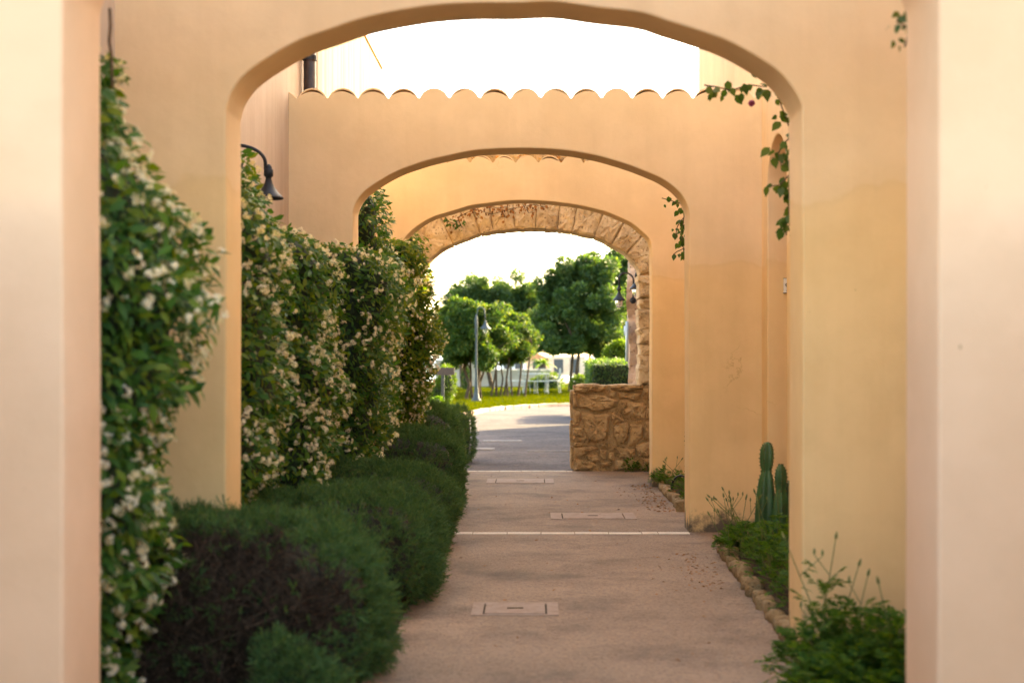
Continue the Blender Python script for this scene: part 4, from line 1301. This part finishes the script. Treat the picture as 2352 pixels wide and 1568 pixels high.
c1 = creeper("leafy creeper hanging from the right haunch behind the second archway",
    [[(1790,150),(1760,200),(1720,195),(1680,208),(1645,200),(1618,196)], [(1790,160),(1790,230),(1812,290)], [(1830,200),(1825,300),(1815,360),(1812,440),(1813,520)], [(1815,400),(1790,425),(1770,428)],
     [(1822,310),(1800,330),(1788,352),(1795,380)], [(1815,450),(1808,490),(1806,540)]], 7.6, 62, 51, .062)
m = MB(); q = at(1722, 232, 7.6); m.lathe([(.001,0),(.016,.012),(.02,.03),(.002,.012)], q, 5, (.3,-.6,-.6)); 
M['bract'] = simple('magenta bract', (.30,.05,.14), .7); m.build("bract", M['bract'], c1)
creeper("small leafy creeper hanging behind the third archway's right haunch",
    [[(1600,440),(1570,470),(1545,462),(1520,455)], [(1590,440),(1572,490),(1566,540),(1572,590)], [(1570,500),(1556,520),(1552,540)], [(1572,570),(1555,578),(1546,585)], [(1580,540),(1574,570),(1570,598)]], 12.4, 60, 52, .058)
creeper("tiny blurred leaf sprig behind the nearest wall, at the upper right",
    [[(2100,60),(2085,70),(2068,52),(2060,50)], [(2095,60),(2084,85),(2078,108)]], 5.3, 70, 53, .045)
creeper("dry brown vine with withered leaves hanging across the stone arch crown",
    [[(1050,500),(1090,480),(1130,492),(1180,478),(1230,470),(1260,478)], [(1085,478),(1100,500)], [(1165,470),(1168,498)], [(1200,468),(1215,490),(1232,480)], [(1060,490),(1048,512),(1040,522)], [(1120,470),(1140,478),(1165,475)], [(1150,470),(1155,486),(1160,500)]], 17.3, 60, 54, .045, 'dryleaf', "dry_vine", .9, .06)
creeper("short green flowering jasmine sprig on the stone arch, left of the crown",
    [[(1020,508),(1040,512),(1056,520)], [(1052,505),(1064,525)], [(1025,500),(1030,518)]], 17.28, 70, 55, .05, 'bougain', "jasmine_sprig", .4, .05)
creeper("dry leaf bits caught in the tile valleys of the farthest archway wall",
    [[(1082,362),(1094,372)], [(1140,360),(1150,372)], [(1192,358),(1204,372)], [(1246,360),(1258,370)], [(1284,366),(1296,372)]], 15.75, 90, 56, .05, 'dryleaf', "dry_leaf_bits", .3, .05)
tw = empty("hanging_twig", at(1254, 530, 17.3), "tiny dry twig dangling from the stone arch crown against the sky", "twig")
m = MB(); m.tube([at(1254,520,17.38), at(1254,536,17.38), at(1256,548,17.38)], .003, 4); m.lathe([(.001,-.02),(.014,0),(.001,.018)], at(1254,534,17.38), 6); m.build("twig", M['stem'], tw)
# dead leaves and litter on the path
rng = np.random.default_rng(61)
n = 460
xs = np.concatenate([1.15 + np.abs(rng.normal(0,.14,290))*-1 + .14, rng.uniform(-.6,1.2,80), 1.25 - np.abs(rng.normal(0,.2,90))])
ys = np.concatenate([rng.uniform(12.9,15.6,290), rng.uniform(5.5,17,80), rng.uniform(8.6,10.2,90)])
pos = np.stack([xs, ys, np.full(n, .006)], axis=1)
ax = np.stack([rng.normal(size=n), rng.normal(size=n), rng.normal(0,.12,n)], axis=1)
o = scatter("fallen_leaves", LEAF4, pos, frames(ax, np.tile(np.array([0,0,1.]), (n,1)) + rnd_unit(rng, n)*.3), rng.uniform(.012,.042,n), M['dryleaf'])
setp(o, "scattered dry brown leaves fallen on the path", "leaf litter", None, "stuff")

# ------------------------------------------------------------------ lamps
BELL = [(.012,.17),(.018,.165),(.022,.14),(.028,.115),(.042,.085),(.062,.058),(.088,.03),(.105,.012),(.108,.004),(.104,0),(.086,.022),(.058,.05),(.036,.08),(.02,.11)]
def wall_lamp(label, rim_c, arm_pts, plate, sc=1.0, globe=True, mat='iron', arm_r=.013):
    e = empty("wall_lantern", plate[0], label, "lamp")
    m = MB(); m.lathe([(r*sc, z*sc) for r, z in BELL], rim_c, 28); m.build("shade", M[mat], e, smooth=True)
    m = MB(); top = Vector(rim_c) + Vector((0,0,.165*sc))
    m.lathe([(.001,.085*sc),(.016*sc,.08*sc),(.026*sc,.06*sc),(.026*sc,.05*sc),(.034*sc,.045*sc),(.034*sc,.0),(.022*sc,-.01*sc),(.018*sc,-.05*sc)], top, 18); m.build("socket", M[mat], e, smooth=True)
    m = MB(); m.tube(arm_pts, arm_r*sc, 10); m.build("arm", M[mat], e, smooth=True)
    m = MB(); p, nrm = plate; m.lathe([(.001,.0),(.055*sc,.0),(.055*sc,.015),(.03*sc,.03),(.001,.035)], p, 16, nrm); m.build("wall_plate", M[mat], e)
    if globe:
        m = MB(); m.lathe([(.062*sc,.02*sc),(.066*sc,-.02*sc),(.064*sc,-.06*sc),(.050*sc,-.095*sc),(.028*sc,-.115*sc),(.001,-.12*sc)], rim_c, 24); m.build("globe", M['glass'], e, smooth=True)
        m = MB(); m.lathe([(.001,.05*sc),(.02*sc,.05*sc),(.022*sc,-.03*sc),(.012*sc,-.06*sc),(.001,-.065*sc)], rim_c, 12); m.build("bulb", M['white'], e, smooth=True)
    return e
def goose(a, top, b, n=12):
    """arm from a, rising to height top, over to b (above the socket)"""
    a = Vector(a); b = Vector(b); pts = [a]
    for i in range(n+1):
        th = math.pi*(1 - i/n); c = (a+b)/2; r = (b-a)*.5
        pts.append(Vector((c.x - r.x*(-math.cos(th)) , c.y + r.y*math.cos(th)*1.0, 0)) + Vector((0,0, top - (top - max(a.z,b.z))*(1-math.sin(th)))))
    pts.append(b); return pts
d = 9.0; rc = at(617, 457, d)
tp = rc + Vector((-.02,0,.245))
arm = [(-1.955, d, rc.z+.255)]
for i in range(11):
    th = math.pi*.5*(1 - i/10)*1.0
    arm.append((tp.x - .19 + .19*math.cos(th), d, tp.z - .02 + .115*math.sin(th)))
arm[0] = (-1.957, d, arm[1][2]); arm.append((tp.x, d, tp.z-.06))
wall_lamp("dark gooseneck wall lamp with a bell shade rising above the jasmine on the left", (rc.x, d, rc.z), arm, ((-1.957, d, arm[0][2]), (1,0,0)), .88, False)
d = 21.2; rc = at(1422, 690, d)
wp = at(1454, 690, 21.85)
s = at(1422, 690, d) + Vector((0,0,.235))
pts = [(wp.x, 21.86, wp.z), (wp.x-.005, 21.75, wp.z+.06)]
for i in range(11):
    th = math.pi*i/10
    c = Vector(((wp.x + s.x)/2, (21.75+d)/2, s.z+.10)); r = Vector(((wp.x - s.x)/2, (21.75-d)/2, 0))
    pts.append(tuple(c + r*math.cos(th) + Vector((0,0,.09*math.sin(th)))))
pts.append((s.x, d, s.z-.03))
wall_lamp("left of the two bell lanterns on the rock building, its clear globe against the trees", (rc.x, d, rc.z), pts, ((wp.x, 21.87, wp.z), (0,-1,0)), .9, True)
d = 18.35; rc = at(1463, 664, d)
wp2 = Vector((rc.x+.30, 17.96, rc.z+.05))
s = rc + Vector((0,0,.235)); pts = [tuple(wp2), (wp2.x-.01, wp2.y+.06, wp2.z+.06)]
for i in range(11):
    th = math.pi*i/10
    c = Vector(((wp2.x + s.x)/2, (wp2.y+.06+d)/2, s.z+.10)); r = Vector(((wp2.x - s.x)/2, (wp2.y+.06-d)/2, 0))
    pts.append(tuple(c + r*math.cos(th) + Vector((0,0,.09*math.sin(th)))))
pts.append((s.x, d, s.z-.03))
wall_lamp("right of the two bell lanterns, half hidden by the stone arch jamb", (rc.x, d, rc.z), pts, ((wp2.x, wp2.y-.02, wp2.z), (0,1,0)), .9, True)
# lamp post on the lawn
d = 41.0; pb = at(1094, 926, d)
LP = empty("lamp_post", (pb.x, d, .05), "grey iron lamp post with a hanging bell shade on the lawn", "lamp post")
m = MB(); m.lathe([(.14,0),(.14,.05),(.09,.12),(.06,.3),(.042,.6),(.035,.75),(.032,1.9),(.045,1.95),(.045,2.35),(.025,2.5),(.001,2.55)], (pb.x, d, .05), 14); m.build("post", M['lamp_grey'], LP, smooth=True)
hb = at(1115, 756, d)
m = MB(); m.lathe([(r*1.5, z*1.5) for r, z in BELL], hb, 20); m.build("shade", M['lamp_grey'], LP, smooth=True)
m = MB(); m.tube([(pb.x, d, 2.45), (pb.x+.05, d, 2.72), (pb.x+.15, d, 2.78), (hb.x-.03, d, 2.72), (hb.x, d, hb.z+.24)], .018, 8); m.build("arm", M['lamp_grey'], LP, smooth=True)
m = MB(); m.lathe([(.09,.02),(.08,-.08),(.03,-.14),(.001,-.15)], hb, 14); m.build("globe", M['glass'], LP, smooth=True)
# sign board
d = 27.0
SB = empty("sign_board", at(1017, 940, d), "dark rectangular board on a grey post at the lawn edge, left of the trees", "sign")
a = at(984, 844, d); b = at(1044, 861, d)
m = MB(); m.box(a.x, b.x, d-.02, d+.02, b.z, a.z); m.build("board", M['sign'], SB)
m = MB(); p = at(1017, 861, d); m.box(p.x-.03, p.x+.03, d-.028, d+.032, 0, b.z-.001); m.build("post", M['lamp_grey'], SB)

# ------------------------------------------------------------------ garden table and chairs
d = 50.0; tc = at(1230, 857, d)
TB = empty("garden_table", (tc.x, d, .055), "pale metal garden table on the lawn under the trees", "table")
m = MB(); m.box(tc.x-.50, tc.x+.50, d-.4, d+.4, tc.z-.035, tc.z); m.build("table_top", M['table_top'], TB)
for sx in (-1, 1):
    for sy in (-1, 1):
        m = MB(); m.tube([(tc.x+sx*.42, d+sy*.32, .055), (tc.x+sx*.36, d+sy*.28, tc.z-.036)], .018, 6); m.build("leg", M['metal_grey'], TB)
def chair(cx, cy, rz, label, group="garden chairs round the table"):
    e = empty("garden_chair", (cx, cy, .055), label, "chair", group)
    R = Matrix.Rotation(rz, 3, 'Z'); T = lambda x, y, z: tuple(Vector((cx, cy, .055)) + R @ Vector((x, y, z)))
    def tube(nm, pts, r=.012):
        mm = MB(); mm.tube([T(*p) for p in pts], r, 6); mm.build(nm, M['metal_grey'], e)
    mm = MB(); vs = [T(x, y, z) for z in (.43,.455) for x, y in ((-.21,-.2),(.21,-.2),(.21,.2),(-.21,.2))]
    mm.add(vs, [(0,3,2,1),(4,5,6,7),(0,1,5,4),(1,2,6,5),(2,3,7,6),(3,0,4,7)]); mm.build("seat", M['table_top'], e)
    for sx in (-1, 1):
        tube("leg", [(sx*.19,-.22,0),(sx*.19,-.18,.43)]); tube("leg", [(sx*.19,.24,0),(sx*.19,.19,.43)])
    pts = [(-.19,.20,.455),(-.20,.24,.70)] + [(-.20*math.cos(t), .25, .78+.10*math.sin(t)) for t in np.linspace(0, math.pi, 8)] + [(.20,.24,.70),(.19,.20,.455)]
    tube("back_frame", pts)
    for k in range(-2, 3): tube("back_rod", [(k*.07,.205,.455),(k*.07,.25,.85)], .006)
    return e
c = at(1184, 880, 49.5); chair(c.x, 49.4, math.radians(75), "garden chair left of the white table, behind the thin trunks")
c = at(1212, 880, 49.2); chair(c.x, 48.9, math.radians(120), "garden chair close before the left end of the white table")
c = at(1243, 880, 48.5); chair(c.x, 48.6, math.radians(195), "garden chair in front of the white table, nearest the camera")
c = at(1271, 878, 49.2); chair(c.x, 49.6, math.radians(-100), "garden chair at the right end of the white table")

# ------------------------------------------------------------------ trees and garden shrubs
def tree(name, label, base, forks, crown, nleaf, lsize, mat, seed, cat="tree", group=None, trunk_r=.06, clump=.3):
    """base: list of (x, y) feet; forks: height of first fork; crown: ellipsoids (x,y,z,rx,ry,rz)"""
    rng = np.random.default_rng(seed); r = random.Random(seed)
    e = empty(name, (base[0][0], base[0][1], .05), label, cat, group)
    w = np.array([c[3]*c[4]*c[5] for c in crown])**.67; w = w/w.sum()
    C = []; 
    for c, wt in zip(crown, w):
        k = max(5, int(wt*190))
        u = rnd_unit(rng, k); rad = rng.uniform(.35,1.13,k)
        C.append(np.array(c[:3]) + u*np.array(c[3:])*rad[:,None])
    C = np.concatenate(C)
    m = MB()
    feet = [Vector((x, y, .0)) for x, y in base]
    tips = []
    for i, f in enumerate(feet):
        nb = 4 if len(feet) < 4 else 3
        near = C[np.argsort(np.linalg.norm((C - np.array([f.x, f.y, forks+.6]))*np.array([1,1,.4]), axis=1))[:max(8, nb*4)]]
        lean = Vector((r.gauss(0,.10), r.gauss(0,.08), 0))
        q1 = f + lean*.6 + Vector((r.gauss(0,.04),0,forks*.5)); q2 = f + lean*1.6 + Vector((0,0,forks))
        rr0 = trunk_r*r.uniform(.8,1.15)
        m.tube([f, f + lean*.1 + Vector((0,0,.12)), q1, q2], [rr0*1.6, rr0, rr0*.85, rr0*.72], 7)
        for b in range(nb):
            t = Vector(near[r.randrange(len(near))]); mid = q2.lerp(t, .5) + Vector((r.gauss(0,.08), r.gauss(0,.08), .05))
            m.tube([q2 - Vector((0,0,.03)), mid, t], [rr0*.6, rr0*.42, rr0*.2], 6)
            for _ in range(3):
                t2 = Vector(C[r.randrange(len(C))])
                if (t2-mid).length < 1.5: m.tube([mid, mid.lerp(t2,.5)+Vector((0,0,.05)), t2], [rr0*.33, rr0*.22, rr0*.1], 5)
    m.build("trunk", M['bark'], e)
    ci = rng.integers(len(C), size=nleaf)
    u = rnd_unit(rng, nleaf); rad = clump*(rng.uniform(0,1,nleaf)**.45)
    csz = rng.uniform(.6,1.35,len(C))[ci]
    pos = C[ci] + u*(rad*csz)[:,None]*np.array([1,1,.75])
    ax = u*.8 + rnd_unit(rng, nleaf)*.6 + np.array([0,0,-.15])
    up = u*.4 + np.array([0,0,.8]) + rnd_unit(rng, nleaf)*.5
    scatter("crown", LEAF4, pos, frames(ax, up), rng.uniform(.7,1.3,nleaf)*lsize, M[mat], e, kind="stuff")
    return e
def ell(X, Y, d, rX, rY, ry):
    p = at(X, Y, d); return (p.x, d, p.z, rX*d/FPX, ry, rY*d/FPX)
def foot(X, d): return (at(X, 0, d).x, d)
# left tree behind the lamp post
tree("garden_tree", "sunlit small garden tree with several leaning trunks behind the lamp post", [foot(1072,43), foot(1084,43.2), foot(1095,42.8), foot(1103,43.4)], 1.0,
     [ell(1060,760,43,55,62,.9), ell(1100,800,43,50,35,.8), ell(1040,805,43,34,36,.7), ell(1062,718,43,42,28,.6), ell(1120,830,43,26,22,.5), ell(1105,745,43,34,34,.6), ell(1140,770,43.5,40,40,.6), ell(1025,750,43,30,40,.6), ell(1075,775,42.2,60,55,.4), ell(1120,720,42.5,45,26,.5)], 50000, .105, 'tree_leaf', 71, trunk_r=.055, clump=.21)
tree("garden_tree", "yellow green shrubby tree with many thin upright stems, right of the lamp post", [foot(X, 46 + .5*math.sin(X)) for X in (1128,1140,1150,1158,1166,1176,1190,1205)], 1.25,
     [ell(1160,775,46,52,38,.8), ell(1185,800,46,32,32,.7), ell(1130,740,46,34,30,.6), ell(1120,790,46,30,28,.6), ell(1206,785,46,22,42,.6), ell(1165,735,46,42,26,.6), ell(1150,820,46,50,20,.5), ell(1165,775,45.2,55,45,.4)], 40000, .10, 'tree_leaf', 72, trunk_r=.036, clump=.20)
tree("garden_tree", "dark tree with a feathery top behind the sunlit trees on the left", [foot(1062,58), foot(1130,57), foot(1100,59)], 1.6,
     [ell(1075,665,57,48,32,1.0), ell(1120,700,57,70,40,1.2), ell(1165,672,57,55,42,1.0), ell(1205,690,57,45,48,1.0), ell(1040,700,57,40,30,.9), ell(1030,770,58,45,50,.9), ell(1150,740,57.5,80,45,1.0), ell(1215,740,57.5,50,55,1.0), ell(1235,705,57,55,52,1.0), ell(1130,665,57,50,26,.9)], 48000, .13, 'tree_leaf_dark', 73, trunk_r=.09)
tree("garden_tree", "largest dark round-crowned tree at the right of the garden", [foot(1308,52), foot(1322,51), foot(1352,53)], 1.5,
     [ell(1330,690,52,95,78,1.7), ell(1385,650,52,60,58,1.3), ell(1290,720,52,70,65,1.3), ell(1395,740,52,55,62,1.2), ell(1320,760,52,80,38,1.2), ell(1335,620,52,40,24,.7), ell(1250,715,53,42,55,1.0), ell(1268,770,53,50,36,1.0), ell(1380,790,52,50,28,1.0), ell(1238,758,53,38,42,1.0), ell(1325,715,50.6,75,75,.5), ell(1300,790,51,60,24,.8), ell(1360,770,50.8,60,36,.6), ell(1305,635,52,45,36,1.0), ell(1370,610,52,45,26,.9), ell(1278,668,52,45,34,1.0), ell(1415,612,53,40,30,.9)], 100000, .13, 'tree_leaf_dark', 74, trunk_r=.075)
tree("garden_tree", "slender dark tree beside the rock building, right of the largest tree", [foot(X, 55) for X in (1378,1394,1408,1422)], 1.6,
     [ell(1400,720,55,55,70,1.2), ell(1440,680,55,55,90,1.2), ell(1430,780,55,50,40,1.0)], 24000, .13, 'tree_leaf_dark', 75, trunk_r=.05)
def bush(label, ells, n, lsize, mat, seed, cat="bush", name="garden_bush"):
    rng = np.random.default_rng(seed); c0 = ells[0]
    e = empty(name, (c0[0], c0[1], .05), label, cat)
    P = []; U = []
    for c in ells:
        k = n//len(ells); u = rnd_unit(rng, k); f = rng.uniform(.72,1.03,k)
        p = np.array(c[:3]) + u*np.array(c[3:])*f[:,None]; p[:,2] = np.maximum(p[:,2], .08); P.append(p); U.append(u)
    P = np.concatenate(P); U = np.concatenate(U); k = len(P)
    scatter("leaves", LEAF4, P, frames(U + rnd_unit(rng,k)*.6, U*.5 + np.array([0,0,.7]) + rnd_unit(rng,k)*.4), rng.uniform(.7,1.3,k)*lsize, M[mat], e, kind="stuff")
    V = []; F = []; off = 0
    for c in ells:
        bm = bmesh.new(); bmesh.ops.create_icosphere(bm, subdivisions=2, radius=1)
        for v in bm.verts: V.append((c[0]+v.co.x*c[3]*.72, c[1]+v.co.y*c[4]*.72, max(.06, c[2]+v.co.z*c[5]*.72)))
        F += [tuple(v.index+off for v in f.verts) for f in bm.faces]; off += len(bm.verts); bm.free()
    mesh_obj("inner_leaves", V, F, M['jasmine_core'], e, kind="stuff")  # dark core painted as shade within the bush
    return e
# clipped hedge block beside the rock building
hg = empty("box_hedge", (1.9, 32, 0), "clipped dark box hedge left of the rock building, its top lit", "hedge")
rng = np.random.default_rng(81); n = 9000
a = at(1358, 832, 31); 
lo = np.array([a.x, 31.0, .02]); hi = np.array([3.6, 33.6, a.z])
u = rng.uniform(0, 1, (n, 3)); fc = rng.integers(0, 3, n)
u[fc == 0, 1] = rng.uniform(0,.03,(fc == 0).sum()); u[fc == 1, 2] = rng.uniform(.96,1.01,(fc == 1).sum()); u[fc == 2, 0] = rng.uniform(0,.03,(fc == 2).sum())
nrm = np.zeros((n,3)); nrm[fc == 0, 1] = -1; nrm[fc == 1, 2] = 1; nrm[fc == 2, 0] = -1
pos = lo + u*(hi-lo) + rng.normal(0,.02,(n,3))
scatter("leaves", LEAF4, pos, frames(nrm + rnd_unit(rng,n)*.8, nrm*.5 + np.array([0,0,.6]) + rnd_unit(rng,n)*.4), rng.uniform(.7,1.3,n)*.075, M['tree_leaf_dark'], hg, kind="stuff")
m = MB(); m.box(lo[0]+.06, hi[0]-.06, lo[1]+.06, hi[1]-.06, .0, hi[2]-.06); m.build("inner_leaves", M['jasmine_core'], hg, kind="stuff")  # dark core painted as shade within the hedge
bush("bright yellow green bush peeping over the clipped hedge", [ell(1412,815,35,22,20,.35), ell(1425,800,35,14,14,.3)], 1600, .12, 'bush', 82)
bush("rounded light green bush on the lawn left of the clipped hedge", [ell(1332,884,47,20,22,.4)], 1800, .09, 'bush', 83)
bush("sunlit rounded bush behind the garden table", [ell(1262,880,56,34,24,.6), ell(1232,888,56,24,18,.5)], 2400, .10, 'bush', 84)
bush("leafy green shrub behind the sign board at the left lawn edge", [ell(1026,880,36,20,42,.3), ell(1010,900,36,22,30,.3)], 2400, .08, 'bush', 85)
bush("narrow upright green shrub by the wall, between sign board and lamp post", [ell(1070,870,55,8,30,.25)], 900, .09, 'tree_leaf', 86)
bush("small low plant at the foot of the sign post", [ell(1005,925,26.5,14,12,.18)], 500, .06, 'weed', 87)

# grass blades on the lawn
rng = np.random.default_rng(91); n = 26000
y = 33 + 24*rng.uniform(0,1,n)**1.3; X = rng.uniform(980, 1400, n); x = (X-1221)*y/FPX
kx = np.array([p[0] for p in KERB]); ky = np.array([p[1] for p in KERB])
lim = np.interp(x, kx, ky); ok = y > lim + .12
x = x[ok]; y = y[ok]; n = len(x)
pos = np.stack([x, y, np.full(n,.05)], axis=1)
ax = np.stack([rng.normal(0,.35,n), rng.normal(0,.35,n), np.ones(n)], axis=1)
GR = ([(-.09,0,0),(.09,0,0),(0.05,1,.1)], [(0,1,2)])
o = scatter("grass", GR, pos, frames(ax, rnd_unit(rng,n)), rng.uniform(.04,.10,n), M['grass'])
setp(o, "short sunlit grass on the garden lawn", "grass", None, "stuff")
